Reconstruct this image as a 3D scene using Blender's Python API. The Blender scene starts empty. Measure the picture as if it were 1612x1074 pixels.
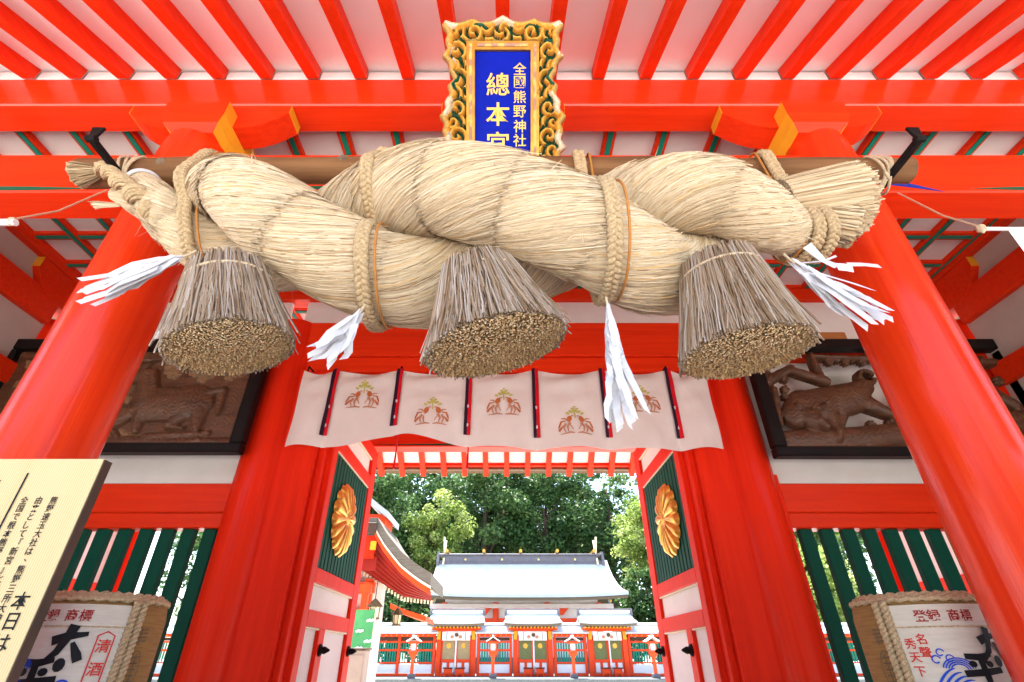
import bpy, math, random
import numpy as np
from mathutils import Vector, Matrix
from mathutils.bvhtree import BVHTree
R = math.radians
rng = np.random.default_rng(7)
random.seed(7)
sc = bpy.context.scene
col = sc.collection

# ------------------------------------------------------------------ camera, light, exposure
cam = bpy.data.cameras.new('camera'); co = bpy.data.objects.new('camera', cam); col.objects.link(co)
co.location = (0, 0, 1.5); co.rotation_euler = (R(90 + 32.4), 0, 0)
cam.sensor_width = 36; cam.lens = 785 / 1612 * 36; cam.shift_x = 10 / 1612; cam.clip_start = .05; cam.clip_end = 2000
sc.camera = co
sun_vec = Vector((-.40, .80, 0)).normalized() * math.cos(R(70)) + Vector((0, 0, math.sin(R(70))))
w = bpy.data.worlds.new('World'); sc.world = w; w.use_nodes = True
nt = w.node_tree; bg = nt.nodes['Background']
sky = nt.nodes.new('ShaderNodeTexSky'); sky.sky_type = 'NISHITA'; sky.sun_disc = False
sky.sun_elevation = R(70); sky.sun_rotation = math.atan2(sun_vec.x, sun_vec.y)
sky.air_density = 1.0; sky.dust_density = 2.0
nt.links.new(sky.outputs[0], bg.inputs[0]); bg.inputs[1].default_value = .15
sl = bpy.data.lights.new('sun', 'SUN'); sl.energy = 5.0; sl.angle = R(.5); sl.color = (1, .96, .9)
so = bpy.data.objects.new('sun', sl); col.objects.link(so)
so.rotation_euler = (-sun_vec).to_track_quat('-Z', 'Y').to_euler(); so.location = (-20, 40, 60)
vs = sc.view_settings; vs.view_transform = 'Standard'; vs.look = 'None'; vs.gamma = 1; vs.use_curve_mapping = False
vs.exposure = 2.42
try:
    sc.cycles.diffuse_bounces = 7; sc.cycles.max_bounces = 14; sc.cycles.use_denoising = True
except Exception: pass

# ------------------------------------------------------------------ materials
def nodes(name):
    m = bpy.data.materials.new(name); m.use_nodes = True
    t = m.node_tree; return m, t, t.nodes['Principled BSDF']
def N(t, kind, **kw):
    n = t.nodes.new(kind)
    for k, v in kw.items():
        if k in n.inputs: n.inputs[k].default_value = v
        else: setattr(n, k, v)
    return n
def mat(name, c, rough=.5, c2=None, scale=(6, 6, 6), bump=0., bscale=None, metal=0., coat=0., spec=.18, detail=4, wear=None, trans=0., coatr=.08, lo=.35, hi=.7):
    """noise blend of two colours + fine relief; object coordinates, stretched by scale for grain"""
    m, t, b = nodes(name)
    b.inputs['Roughness'].default_value = rough; b.inputs['Metallic'].default_value = metal
    b.inputs['Coat Weight'].default_value = coat; b.inputs['Coat Roughness'].default_value = coatr
    if spec is not None: b.inputs['Specular IOR Level'].default_value = spec
    tc = N(t, 'ShaderNodeTexCoord'); mp = N(t, 'ShaderNodeMapping'); mp.inputs['Scale'].default_value = scale
    t.links.new(tc.outputs['Object'], mp.inputs[0])
    nz = N(t, 'ShaderNodeTexNoise', Scale=1., Detail=detail, Roughness=.6); t.links.new(mp.outputs[0], nz.inputs['Vector'])
    cr = N(t, 'ShaderNodeValToRGB'); cr.color_ramp.elements[0].position = lo; cr.color_ramp.elements[1].position = hi
    cr.color_ramp.elements[0].color = (*c, 1); cr.color_ramp.elements[1].color = (*(c2 or c), 1)
    t.links.new(nz.outputs[0], cr.inputs[0]); out = cr.outputs[0]
    if wear:
        n2 = N(t, 'ShaderNodeTexNoise', Scale=wear[1], Detail=8., Roughness=.7); t.links.new(tc.outputs['Object'], n2.inputs['Vector'])
        r2 = N(t, 'ShaderNodeValToRGB'); r2.color_ramp.elements[0].position = wear[2]; r2.color_ramp.elements[1].position = wear[2] + .06
        t.links.new(n2.outputs[0], r2.inputs[0])
        mx = N(t, 'ShaderNodeMix', data_type='RGBA'); t.links.new(r2.outputs[0], mx.inputs[0]); t.links.new(out, mx.inputs[6])
        mx.inputs[7].default_value = (*wear[0], 1); out = mx.outputs[2]
    t.links.new(out, b.inputs['Base Color'])
    if bump:
        m2 = N(t, 'ShaderNodeMapping'); m2.inputs['Scale'].default_value = bscale or scale
        t.links.new(tc.outputs['Object'], m2.inputs[0])
        n3 = N(t, 'ShaderNodeTexNoise', Scale=1., Detail=5., Roughness=.6); t.links.new(m2.outputs[0], n3.inputs['Vector'])
        bp = N(t, 'ShaderNodeBump', Strength=bump, Distance=.01); t.links.new(n3.outputs[0], bp.inputs['Height'])
        t.links.new(bp.outputs[0], b.inputs['Normal'])
        if coat: t.links.new(bp.outputs[0], b.inputs['Coat Normal'])
    if trans: b.inputs['Transmission Weight'].default_value = trans
    return m
def tone_mat(name, stops, rough=.6, trans=0., bump=0., bs=60., metal=0., attr='tone', jit=.0):
    """colour picked from a ramp by a per-face attribute (each straw or leaf keeps its own colour, the carving also recess shade)"""
    m, t, b = nodes(name); b.inputs['Roughness'].default_value = rough; b.inputs['Metallic'].default_value = metal; b.inputs['Specular IOR Level'].default_value = .15
    at = N(t, 'ShaderNodeAttribute', attribute_name=attr)
    cr = N(t, 'ShaderNodeValToRGB'); e = cr.color_ramp.elements
    while len(e) < len(stops): e.new(.5)
    for i, (p, c) in enumerate(stops): e[i].position = p; e[i].color = (*c, 1)
    t.links.new(at.outputs['Fac'], cr.inputs[0]); t.links.new(cr.outputs[0], b.inputs['Base Color'])
    tc = N(t, 'ShaderNodeTexCoord')
    if bump:
        nz = N(t, 'ShaderNodeTexNoise', Scale=bs, Detail=4.); t.links.new(tc.outputs['Object'], nz.inputs['Vector'])
        bp = N(t, 'ShaderNodeBump', Strength=bump, Distance=.01); t.links.new(nz.outputs[0], bp.inputs['Height']); t.links.new(bp.outputs[0], b.inputs['Normal'])
    if trans:
        tr = N(t, 'ShaderNodeBsdfTranslucent'); t.links.new(cr.outputs[0], tr.inputs[0])
        mx = N(t, 'ShaderNodeMixShader', Fac=trans); t.links.new(b.outputs[0], mx.inputs[1]); t.links.new(tr.outputs[0], mx.inputs[2])
        t.links.new(mx.outputs[0], t.nodes['Material Output'].inputs[0])
    return m
VR, VR2 = (.78, .039, .005), (.66, .024, .003)
M = {}
M['red'] = mat('vermilion_paint', VR, .42, VR2, (1.1, 26, 26), .14, (4, 70, 70), coat=.05, coatr=.2, spec=.12, lo=.3, hi=.75)
M['redpurlin'] = mat('vermilion_purlin_gloss', VR, .4, VR2, (1.1, 26, 26), .06, (3, 50, 50), coat=.7, coatr=.09, spec=.12, lo=.3, hi=.75)
M['thatch'] = mat('grey_thatch_edge', (.17, .15, .12), .95, (.11, .092, .07), (3, 3, 30), .4, (6, 6, 60))
M['reddark'] = mat('dark_vermilion', (.26, .014, .007), .6, (.21, .011, .006), (3, 3, 3))  # darker, deeper red for the side hall's soffit and rafters
M['redrafter'] = mat('vermilion_rafter_paint', VR, .42, VR2, (26, 1.1, 26), .14, (70, 4, 70), spec=.12, lo=.3, hi=.75)
M['redpillar'] = mat('vermilion_pillar_paint', (.80, .050, .006), .34, (.66, .024, .003), (20, 20, .35), .34, (34, 34, .5), coat=.5, coatr=.12, spec=.12, lo=.3, hi=.72)
M['redinner'] = mat('vermilion_inner_pillar_paint', (.82, .027, .004), .42, (.68, .016, .003), (20, 20, .35), .2, (34, 34, .5), coat=.12, coatr=.12, spec=.10, lo=.3, hi=.72)
M['plastershade'] = mat('shaded_plaster', (.50, .43, .39), .9, (.43, .36, .32), (2, 2, 2), .1, (40, 40, 40))  # darker copy of the plaster, with shade put into its colour
M['beige'] = mat('beige_board', (.30, .235, .19), .8, (.26, .20, .16), (3, 3, 3))
M['reddoor'] = mat('vermilion_door_paint', (.80, .026, .005), .5, (.66, .016, .003), (18, 18, 1.2), .14, (40, 40, 3), spec=.10, lo=.3, hi=.75)
M['redfar'] = mat('orange_vermilion_paint', (.80, .075, .014), .5, (.72, .05, .01), (2, 2, 2))
M['green'] = mat('green_paint', (.003, .075, .046), .6, (.002, .058, .035), (8, 8, 2), .1, (40, 40, 3), spec=.12)
M['greenlat'] = mat('jade_paint', (.012, .24, .155), .5, (.01, .20, .13), (5, 5, 5))
M['yellow'] = mat('ochre_paint', (.80, .36, .02), .5, (.70, .29, .015), (4, 4, 4))
M['plaster'] = mat('white_plaster', (.78, .75, .71), .85, (.71, .68, .64), (2.2, 2.2, 2.2), .08, (50, 50, 50), wear=((.60, .55, .50), 9., .70))
M['soffit'] = mat('white_soffit_boards', (.88, .87, .85), .8, (.83, .81, .78), (2, 1, 2), .05, (30, 30, 30), wear=((.55, .42, .36), 14., .735))
M['cream'] = mat('cream_paint', (.80, .68, .5), .6, (.76, .62, .42), (2, 2, 2))
M['black'] = mat('black_lacquer', (.008, .006, .006), .45, (.012, .009, .008), (5, 5, 5), spec=.15)
M['iron'] = mat('black_iron', (.008, .007, .007), .6, (.016, .013, .012), (30, 30, 30), .2, spec=.08)
M['bark'] = mat('roof_bark', (.17, .125, .08), .95, (.12, .085, .055), (20, 20, 40), .3)
M['log'] = mat('weathered_log', (.235, .115, .05), .8, (.125, .058, .026), (1.6, 16, 16), .35, (2, 40, 40), wear=((.06, .03, .016), 3.2, .66), spec=.15)
M['logend'] = mat('log_end_grain', (.21, .15, .10), .9, (.12, .08, .05), (30, 30, 30), .2)
M['carved'] = mat('carved_zelkova', (.14, .062, .030), .42, (.07, .030, .015), (3, 3, 16), .3, (6, 6, 40), spec=.4)
M['carvedtan'] = mat('carved_pale_flower_wood', (.28, .17, .09), .7, (.18, .105, .052), (14, 14, 14), .3)
M['boardwood'] = None
M['dark_edge'] = mat('dark_varnished_edge', (.085, .045, .03), .5, (.05, .03, .02), (6, 6, 6), .2)
M['ink'] = mat('black_ink', (.012, .012, .014), .6)
M['inkred'] = mat('red_ink', (.62, .035, .03), .6)
M['inkmaroon'] = mat('maroon_ink', (.33, .02, .025), .6)
M['inkblue'] = mat('blue_ink', (.01, .06, .50), .6)
M['paper'] = mat('shide_paper', (.62, .62, .645), .85, (.56, .56, .585), (8, 8, 8))
M['label'] = mat('barrel_label_mat', (.66, .60, .50), .8, (.58, .52, .42), (8, 8, 60), .15, (10, 10, 160))
M['komo'] = mat('brown_straw_mat', (.33, .185, .06), .85, (.24, .125, .04), (6, 6, 90), .4, (8, 8, 160))
M['rope'] = mat('straw_rope', (.62, .47, .28), .85, (.38, .26, .14), (90, 90, 90), .6, (220, 90, 220))
M['hemp'] = mat('hemp_cord', (.62, .50, .34), .8, (.48, .36, .22), (80, 80, 80), .3)
M['cord'] = mat('ochre_cord', (.50, .22, .055), .7, (.40, .16, .04), (60, 60, 60), .3)
M['strawshade'] = mat('packed_straw_gap_shade', (.30, .19, .09), .9, (.18, .11, .05), (30, 30, 30), .5, (60, 60, 60))  # straw darkened to put the shade between fibres into the colour
M['gold'] = mat('gold_leaf', (.76, .42, .085), .36, (.52, .25, .04), (9, 9, 9), .2, (30, 30, 30), metal=.75, wear=((.22, .10, .025), 7., .64))
M['goldink'] = mat('gold_lettering', (.90, .62, .16), .35, (.84, .54, .12), (12, 12, 12), metal=.35)
M['blue'] = mat('ultramarine_board', (.002, .012, .36), .5, (.001, .009, .29), (5, 5, 5), .05, (30, 30, 30), spec=.08)
M['bluepaint'] = mat('blue_beam_paint', (.01, .035, .30), .5)
M['greenline'] = mat('dark_green_inlay', (.005, .10, .055), .5)
M['cloth'] = mat('pink_white_cloth', (.78, .69, .655), .9, (.72, .625, .585), (2.2, 2.2, 2.2), .9, (8, 8, 5), spec=.1)
M['strapred'] = mat('red_strap_silk', (.66, .008, .018), .45, (.55, .005, .015), (10, 10, 10))
M['strapdark'] = mat('dark_purple_silk', (.03, .008, .022), .5)
M['embgold'] = mat('embroidered_gold_green', (.56, .50, .13), .7, (.46, .40, .1), (30, 30, 30))
M['embbrown'] = mat('embroidered_orange_brown', (.56, .15, .035), .7, (.42, .12, .05), (30, 30, 30))
M['embpale'] = mat('embroidered_pale_brown', (.55, .27, .17), .7, (.46, .2, .12), (30, 30, 30))
M['roofpale'] = mat('pale_copper_roof', (.50, .53, .53), .55, (.42, .45, .46), (1.2, .3, 1), .08, (6, 1, 6))
M['ridge'] = mat('dark_copper_ridge', (.10, .095, .11), .5, (.13, .125, .14), (3, 3, 3))
M['whitepaint'] = mat('white_paint', (.80, .79, .77), .6, (.76, .75, .73), (3, 3, 3))
M['stone'] = mat('grey_granite', (.13, .145, .14), .85, (.09, .10, .10), (5, 5, 5), .2, (40, 40, 40))
M['paving'] = mat('grey_paving', (.27, .26, .24), .85, (.21, .20, .185), (3, 3, 3), .2, (30, 30, 30))
M['gravel'] = mat('pale_gravel', (.60, .57, .51), .95, (.50, .47, .42), (25, 25, 25), .5, (60, 60, 60))
M['trunk'] = mat('tree_bark', (.12, .085, .06), .95, (.07, .05, .035), (10, 10, 2), .6, (16, 16, 3))
M['glass'] = mat('frosted_lantern_glass', (.55, .60, .58), .25, (.48, .53, .52), (3, 3, 3))
M['lampwood'] = mat('lantern_wood', (.13, .085, .035), .6, (.09, .055, .02), (8, 8, 8))
M['lamppaper'] = mat('lantern_paper', (.62, .56, .36), .8)
M['banner'] = mat('green_banner_cloth', (.09, .36, .13), .8, (.07, .30, .10), (4, 4, 4))
M['bamboo'] = mat('dark_bronze', (.10, .07, .03), .5)
M['doorgreen'] = mat('olive_lattice_door', (.17, .19, .07), .6, (.12, .15, .06), (6, 6, 6))
M['sudare'] = mat('bamboo_blind', (.42, .32, .16), .7, (.30, .23, .12), (3, 3, 60))
# board with vertical wood grain
m, t, b = nodes('cedar_board_straight_grain'); M['boardwood'] = m
tc = N(t, 'ShaderNodeTexCoord'); mp = N(t, 'ShaderNodeMapping'); mp.inputs['Scale'].default_value = (1, 1, .02); t.links.new(tc.outputs['Object'], mp.inputs[0])
wv = N(t, 'ShaderNodeTexWave', Scale=46., Distortion=1.2, Detail=2.); wv.inputs['Detail Scale'].default_value = 1.; t.links.new(mp.outputs[0], wv.inputs['Vector'])
nz = N(t, 'ShaderNodeTexNoise', Scale=9., Detail=5.); t.links.new(mp.outputs[0], nz.inputs['Vector'])
ad = N(t, 'ShaderNodeMath', operation='MULTIPLY'); t.links.new(wv.outputs['Fac'], ad.inputs[0]); t.links.new(nz.outputs[0], ad.inputs[1])
cr = N(t, 'ShaderNodeValToRGB'); cr.color_ramp.elements[0].color = (.70, .55, .29, 1); cr.color_ramp.elements[1].color = (.56, .36, .145, 1); cr.color_ramp.elements[1].position = .75
t.links.new(ad.outputs[0], cr.inputs[0]); t.links.new(cr.outputs[0], b.inputs['Base Color']); b.inputs['Roughness'].default_value = .55
M['straw'] = tone_mat('straw_fibres', [(0, (.28, .17, .09)), (.2, (.50, .37, .22)), (.55, (.66, .53, .36)), (.88, (.73, .635, .48)), (1, (.68, .42, .16))], .8)
M['stem'] = tone_mat('tassel_stems', [(0, (.13, .075, .04)), (.3, (.26, .165, .095)), (.6, (.36, .26, .175)), (.85, (.43, .35, .29)), (1, (.52, .455, .41))], .6)
M['stemend'] = tone_mat('tassel_cut_ends', [(0, (.36, .21, .09)), (.4, (.56, .38, .19)), (.75, (.68, .50, .29)), (1, (.80, .66, .44))], .75)
M['leafdark'] = tone_mat('dark_leaves', [(0, (.02, .058, .016)), (.5, (.058, .125, .034)), (1, (.15, .23, .075))], .45, .34)
M['leaflight'] = tone_mat('pale_leaves', [(0, (.08, .14, .02)), (.5, (.24, .33, .07)), (1, (.42, .47, .17))], .5, .45)
M['carvedgilt'] = tone_mat('painted_gilt_recess_shade', [(0, (.010, .075, .045)), (.2, (.016, .10, .06)), (.26, (.44, .17, .025)), (.55, (.70, .38, .06)), (.72, (.40, .27, .09)), (.8, (.55, .45, .28)), (1, (.60, .55, .46))], .4, bump=.3, bs=40, metal=.15)

# ------------------------------------------------------------------ mesh building
class MB:
    def __init__(s): s.v = []; s.f = []; s.mi = []
    def add(s, v, f, mi=0):
        o = len(s.v); s.v.extend([tuple(map(float, p)) for p in v]); s.f.extend([tuple(i + o for i in q) for q in f]); s.mi.extend([mi] * len(f)); return s
    def box(s, x0, x1, y0, y1, z0, z1, c=.006, mi=0):
        x0, x1 = min(x0, x1), max(x0, x1); y0, y1 = min(y0, y1), max(y0, y1); z0, z1 = min(z0, z1), max(z0, z1)
        c = min(c, .3 * min(x1 - x0, y1 - y0, z1 - z0))
        v = []; ix = {}
        for a in (0, 1):
            for b_ in (0, 1):
                for d in (0, 1):
                    X, Y_, Z = (x0, x1)[a], (y0, y1)[b_], (z0, z1)[d]; sx, sy, sz = 1 - 2 * a, 1 - 2 * b_, 1 - 2 * d
                    for ax, p in enumerate(((X, Y_ + sy * c, Z + sz * c), (X + sx * c, Y_, Z + sz * c), (X + sx * c, Y_ + sy * c, Z))):
                        ix[a, b_, d, ax] = len(v); v.append(p)
        f = []
        for a in (0, 1):
            q = [ix[a, 0, 0, 0], ix[a, 1, 0, 0], ix[a, 1, 1, 0], ix[a, 0, 1, 0]]; f.append(q if a else q[::-1])
            q = [ix[0, a, 0, 1], ix[1, a, 0, 1], ix[1, a, 1, 1], ix[0, a, 1, 1]]; f.append(q[::-1] if a else q)
            q = [ix[0, 0, a, 2], ix[1, 0, a, 2], ix[1, 1, a, 2], ix[0, 1, a, 2]]; f.append(q if a else q[::-1])
        for a in (0, 1):
            for b_ in (0, 1):
                s1 = (a + b_) % 2
                q = [ix[a, b_, 0, 0], ix[a, b_, 1, 0], ix[a, b_, 1, 1], ix[a, b_, 0, 1]]; f.append(q if s1 else q[::-1])
                q = [ix[a, 0, b_, 0], ix[a, 1, b_, 0], ix[a, 1, b_, 2], ix[a, 0, b_, 2]]; f.append(q[::-1] if s1 else q)
                q = [ix[0, a, b_, 1], ix[1, a, b_, 1], ix[1, a, b_, 2], ix[0, a, b_, 2]]; f.append(q if s1 else q[::-1])
                for d in (0, 1):
                    q = [ix[a, b_, d, 0], ix[a, b_, d, 1], ix[a, b_, d, 2]]; f.append(q if (a + b_ + d) % 2 else q[::-1])
        s.add(v, f, mi); return s
    def prism(s, poly, fr, d, mi=0):
        """poly 2D points (counter-clockwise), fr = (origin, ex, ey, ez); extruded d along ez"""
        o, ex, ey, ez = [np.array(q, float) for q in fr]; n = len(poly)
        v = [o + ex * p[0] + ey * p[1] for p in poly] + [o + ex * p[0] + ey * p[1] + ez * d for p in poly]
        f = [list(range(n))[::-1], [n + i for i in range(n)]] + [[i, (i + 1) % n, n + (i + 1) % n, n + i] for i in range(n)]
        s.add(v, f, mi); return s
    def tube(s, path, r, n=8, cap=True, mi=0, closed=False):
        p = np.array(path, float); k = len(p); r = np.full(k, r) if np.isscalar(r) else np.array(r)
        tg = np.gradient(p, axis=0) if not closed else (np.roll(p, -1, 0) - np.roll(p, 1, 0))
        tg /= np.linalg.norm(tg, axis=1)[:, None] + 1e-9
        ref = np.array([0, 0, 1.]) if abs(tg[0][2]) < .9 else np.array([1., 0, 0])
        u = np.cross(tg[0], ref); u /= np.linalg.norm(u); V = []
        for i in range(k):
            u = u - tg[i] * (u @ tg[i]); u /= np.linalg.norm(u) + 1e-9; w_ = np.cross(tg[i], u)
            for j in range(n):
                a = 2 * math.pi * j / n; V.append(p[i] + r[i] * (math.cos(a) * u + math.sin(a) * w_))
        f = []
        for i in range(k if closed else k - 1):
            i2 = (i + 1) % k
            for j in range(n): f.append((i * n + j, i * n + (j + 1) % n, i2 * n + (j + 1) % n, i2 * n + j))
        if cap and not closed: f += [tuple(range(n))[::-1], tuple((k - 1) * n + j for j in range(n))]
        s.add(V, f, mi); return s
    def lathe(s, prof, c=(0, 0, 0), n=24, mi=0, cap=True):
        """prof: (radius, z)"""
        V = [(c[0] + r * math.cos(2 * math.pi * j / n), c[1] + r * math.sin(2 * math.pi * j / n), c[2] + z) for r, z in prof for j in range(n)]
        k = len(prof); f = [(i * n + j, i * n + (j + 1) % n, (i + 1) * n + (j + 1) % n, (i + 1) * n + j) for i in range(k - 1) for j in range(n)]
        if cap: f += [tuple(range(n))[::-1], tuple((k - 1) * n + j for j in range(n))]
        s.add(V, f, mi); return s
    def sheet(s, P, mi=0, flip=False):
        """P: grid (a,b,3)"""
        a, b_ = P.shape[:2]; V = P.reshape(-1, 3); f = [(i * b_ + j, i * b_ + j + 1, (i + 1) * b_ + j + 1, (i + 1) * b_ + j) for i in range(a - 1) for j in range(b_ - 1)]
        if flip: f = [q[::-1] for q in f]
        s.add(V, f, mi); return s
    def slab(s, P, nrm, d, mi=0):
        """grid thickened by d along nrm"""
        P = np.array(P, float); Q = P + np.array(nrm, float) * d; a, b_ = P.shape[:2]
        s.sheet(P, mi, True); s.sheet(Q, mi)
        for e0, e1 in ((P[0], Q[0]), (P[-1], Q[-1]), (P[:, 0], Q[:, 0]), (P[:, -1], Q[:, -1])): s.sheet(np.stack([e0, e1]), mi)
        return s
    def stroke(s, pts, wd, fn, mi=0):
        """2D ribbon along pts with width wd (scalar or list), mapped to 3D by fn(x,y)"""
        p = np.array(pts, float); tg = np.gradient(p, axis=0); tg /= np.linalg.norm(tg, axis=1)[:, None] + 1e-9
        nn = np.stack([-tg[:, 1], tg[:, 0]], 1); wd = np.full(len(p), wd) if np.isscalar(wd) else np.array(wd)
        L = p + nn * wd[:, None] / 2; Q = p - nn * wd[:, None] / 2
        V = [fn(*q) for q in L] + [fn(*q) for q in Q]; k = len(p)
        s.add(V, [(i, k + i, k + i + 1, i + 1) for i in range(k - 1)], mi); return s
    def disc(s, c, r, fn, n=12, sq=1., mi=0, rot=0.):
        V = []
        for j in range(n):
            a = 2 * math.pi * j / n; x, y = r * math.cos(a), r * sq * math.sin(a)
            V.append(fn(c[0] + x * math.cos(rot) - y * math.sin(rot), c[1] + x * math.sin(rot) + y * math.cos(rot)))
        s.add(V, [tuple(range(n))], mi); return s
def fast_mesh(name, V, F, tone=None):
    """V (n,3), F (m,k) arrays"""
    me = bpy.data.meshes.new(name); V = np.asarray(V, np.float32); F = np.asarray(F, np.int32); k = F.shape[1]
    me.vertices.add(len(V)); me.vertices.foreach_set('co', V.ravel()); me.loops.add(F.size); me.loops.foreach_set('vertex_index', F.ravel())
    me.polygons.add(len(F)); me.polygons.foreach_set('loop_start', np.arange(0, F.size, k, dtype=np.int32))
    try: me.polygons.foreach_set('loop_total', np.full(len(F), k, np.int32))
    except Exception: pass
    if tone is not None:
        a = me.attributes.new('tone', 'FLOAT', 'FACE'); a.data.foreach_set('value', np.asarray(tone, np.float32))
    me.update(calc_edges=True); me.validate(); return me
def rootof(o):
    while o.parent: o = o.parent
    return o
def props(o, label=None, cat=None, group=None, kind=None):
    if label: o['label'] = label
    if cat: o['category'] = cat
    if group: o['group'] = group
    if kind: o['kind'] = kind
    return o
def thing(name, loc, label, cat, group=None):
    o = bpy.data.objects.new(name, None); col.objects.link(o); o.location = loc; o.empty_display_size = .1
    return props(o, label, cat, group)
def link(name, me, parent=None, **kw):
    o = bpy.data.objects.new(name, me); col.objects.link(o)
    if parent: o.parent = parent
    return props(o, **kw)
def ob(name, b, mats, parent=None, smooth=False, org=None, **kw):
    """b: MB in world coordinates (or a ready mesh). Children are stored relative to their thing's base."""
    if isinstance(b, MB):
        me = bpy.data.meshes.new(name); V = np.array(b.v, float)
        o_ = np.array(rootof(parent).location) if parent else np.array(org if org is not None else (V.min(0) * [.5, .5, 1] + V.max(0) * [.5, .5, 0]))
        me.from_pydata((V - o_).tolist(), [], b.f)
        if any(b.mi): me.polygons.foreach_set('material_index', b.mi)
    else: me = b; o_ = None
    for m_ in (mats if isinstance(mats, (list, tuple)) else [mats]): me.materials.append(m_)
    if smooth:
        me.polygons.foreach_set('use_smooth', [True] * len(me.polygons))
        if smooth != 'all': me.set_sharp_from_angle(angle=R(40))
    me.update()
    o = link(name, me, parent, **kw)
    if parent is None and o_ is not None: o.location = o_
    return o
def inst(name, me, parent, loc, rot=None, scale=None, **kw):
    o = link(name, me, parent, **kw); o.location = Vector(loc) - (rootof(parent).location if parent else Vector())
    if rot: o.rotation_euler = rot
    if scale: o.scale = scale
    return o
def lmesh(name, b, m_, smooth=False):
    me = bpy.data.meshes.new(name); me.from_pydata(b.v, [], b.f)
    for q in (m_ if isinstance(m_, (list, tuple)) else [m_]): me.materials.append(q)
    if any(b.mi): me.polygons.foreach_set('material_index', b.mi)
    if smooth:
        me.polygons.foreach_set('use_smooth', [True] * len(me.polygons)); me.set_sharp_from_angle(angle=R(40))
    me.update(); return me
_tc = {}
def glyph(ch, off=0.):
    if (ch, off) not in _tc:
        cu = bpy.data.curves.new('glyph', 'FONT'); cu.body = ch; cu.size = 1; cu.offset = off; cu.resolution_u = 3; cu.align_x = 'CENTER'
        o = bpy.data.objects.new('glyph', cu); col.objects.link(o)
        me = bpy.data.meshes.new_from_object(o.evaluated_get(bpy.context.evaluated_depsgraph_get()))
        v = [tuple(q.co)[:2] for q in me.vertices]; f = [tuple(p.vertices) for p in me.polygons]
        bpy.data.objects.remove(o); bpy.data.meshes.remove(me); bpy.data.curves.remove(cu)
        if v:
            a = np.array(v); c = (a.min(0) + a.max(0)) / 2
            if ch in '、。『』': c = np.array([0, .38])
            v = [(x - c[0], y - c[1]) for x, y in v]
        _tc[ch, off] = (v, f)
    return _tc[ch, off]
def write(b, s, x, y, size, fn, off=0., dx=0, dy=-1., mi=0, rot=0., sx=1.):
    """characters of s at (x,y), stepping (dx,dy)*size; fn maps 2D to 3D"""
    for i, ch in enumerate(s):
        if ch == ' ': continue
        v, f = glyph(ch, off); cx, cy = x + dx * size * i, y + dy * size * i
        if ch == '、': cx += size * .3; cy += size * .3
        c_, s_ = math.cos(rot), math.sin(rot)
        b.add([fn(cx + size * (sx * p[0] * c_ - p[1] * s_), cy + size * (sx * p[0] * s_ + p[1] * c_)) for p in v], f, mi)

# ------------------------------------------------------------------ ground
g = MB(); g.sheet(np.array([[(-400, -400, 0), (400, -400, 0)], [(-400, 600, 0), (400, 600, 0)]], float))
ob('ground', g, M['gravel'], kind='structure', org=(0, 0, 0))
g = MB().box(-7, 7, .6, 9.2, .004, .12, .01); ob('stone_floor', g, M['paving'], kind='structure')
g = MB().box(-40, 40, 27.2, 62, .004, .68, .02); ob('stone_terrace', g, M['stone'], kind='structure')

tl = MB(); r0 = np.random.default_rng(21)  # unseen tree wall, added to keep low light out of the gate
def treeline_blocker(p, q, h, n=60, m_=14):
    P = np.zeros((n, m_, 3))
    for i in range(n):
        u_ = i / (n - 1); hh = h * (.8 + .2 * math.sin(i * .7) + .12 * r0.normal())
        for j in range(m_): P[i, j] = (p[0] + (q[0] - p[0]) * u_ + r0.normal(0, .5), p[1] + (q[1] - p[1]) * u_ + r0.normal(0, .5), max(0, hh * j / (m_ - 1) + r0.normal(0, .25)) if j else 0)
    tl.sheet(P); P2 = P[:, ::-1] + np.array([0, -2.5, 0]); tl.sheet(P2)
treeline_blocker((-30, -17), (30, -17), 9.5); 
ob('treeline_blocker', tl, mat('treeline_blocker_leaves', (.02, .045, .014), .7, (.05, .09, .03), (3, 3, 3)), kind='stuff', label='unseen dark tree wall added to block low light into the gate', org=(0, -17, 0))

# ------------------------------------------------------------------ the gate
PX, YF, YM, YB, OX = 2.48, 2.58, 5.08, 7.58, 5.45
gate = thing('shrine_gate', (0, YM, 0), 'vermilion shrine gate with white plaster soffit, round pillars and open doors', 'gate')
def G(name, b, m_, **kw): return ob(name, b, M[m_] if isinstance(m_, str) else m_, kw.pop('parent', gate), **kw)
def pillar_mesh(r, h, m_='redpillar'):
    prof = [(r * 1.02, .12), (r * 1.02, 1.0), (r, 2.2), (r * .985, h - .35), (r * .95, h - .1), (r * .88, h)]
    return lmesh('pillar', MB().lathe(prof, n=56), M[m_], True)
pm = pillar_mesh(.238, 4.95); pm2 = pillar_mesh(.25, 4.9, 'redinner')
for x in (-PX, PX): inst('pillar', pm, gate, (x, YF, 0))
for x in (-PX - .03, PX + .0): inst('pillar', pm2, gate, (x, YM, 0))
for x in (-OX, OX):
    inst('pillar', pm2, gate, (x, YM, 0)); inst('pillar', pm2, gate, (x, YB, 0)); inst('pillar', pm, gate, (x, YF, 0))
for x in (-PX, PX): inst('pillar', pm2, gate, (x, YB, 0))
bs = lmesh('pillar_base', MB().lathe([(.36, .118), (.36, .2), (.31, .25)], n=32), M['stone'], True)
for x in (-OX, -PX, PX, OX):
    for y in (YF, YM, YB): inst('pillar_base', bs, gate, (x, y, .003))
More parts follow.
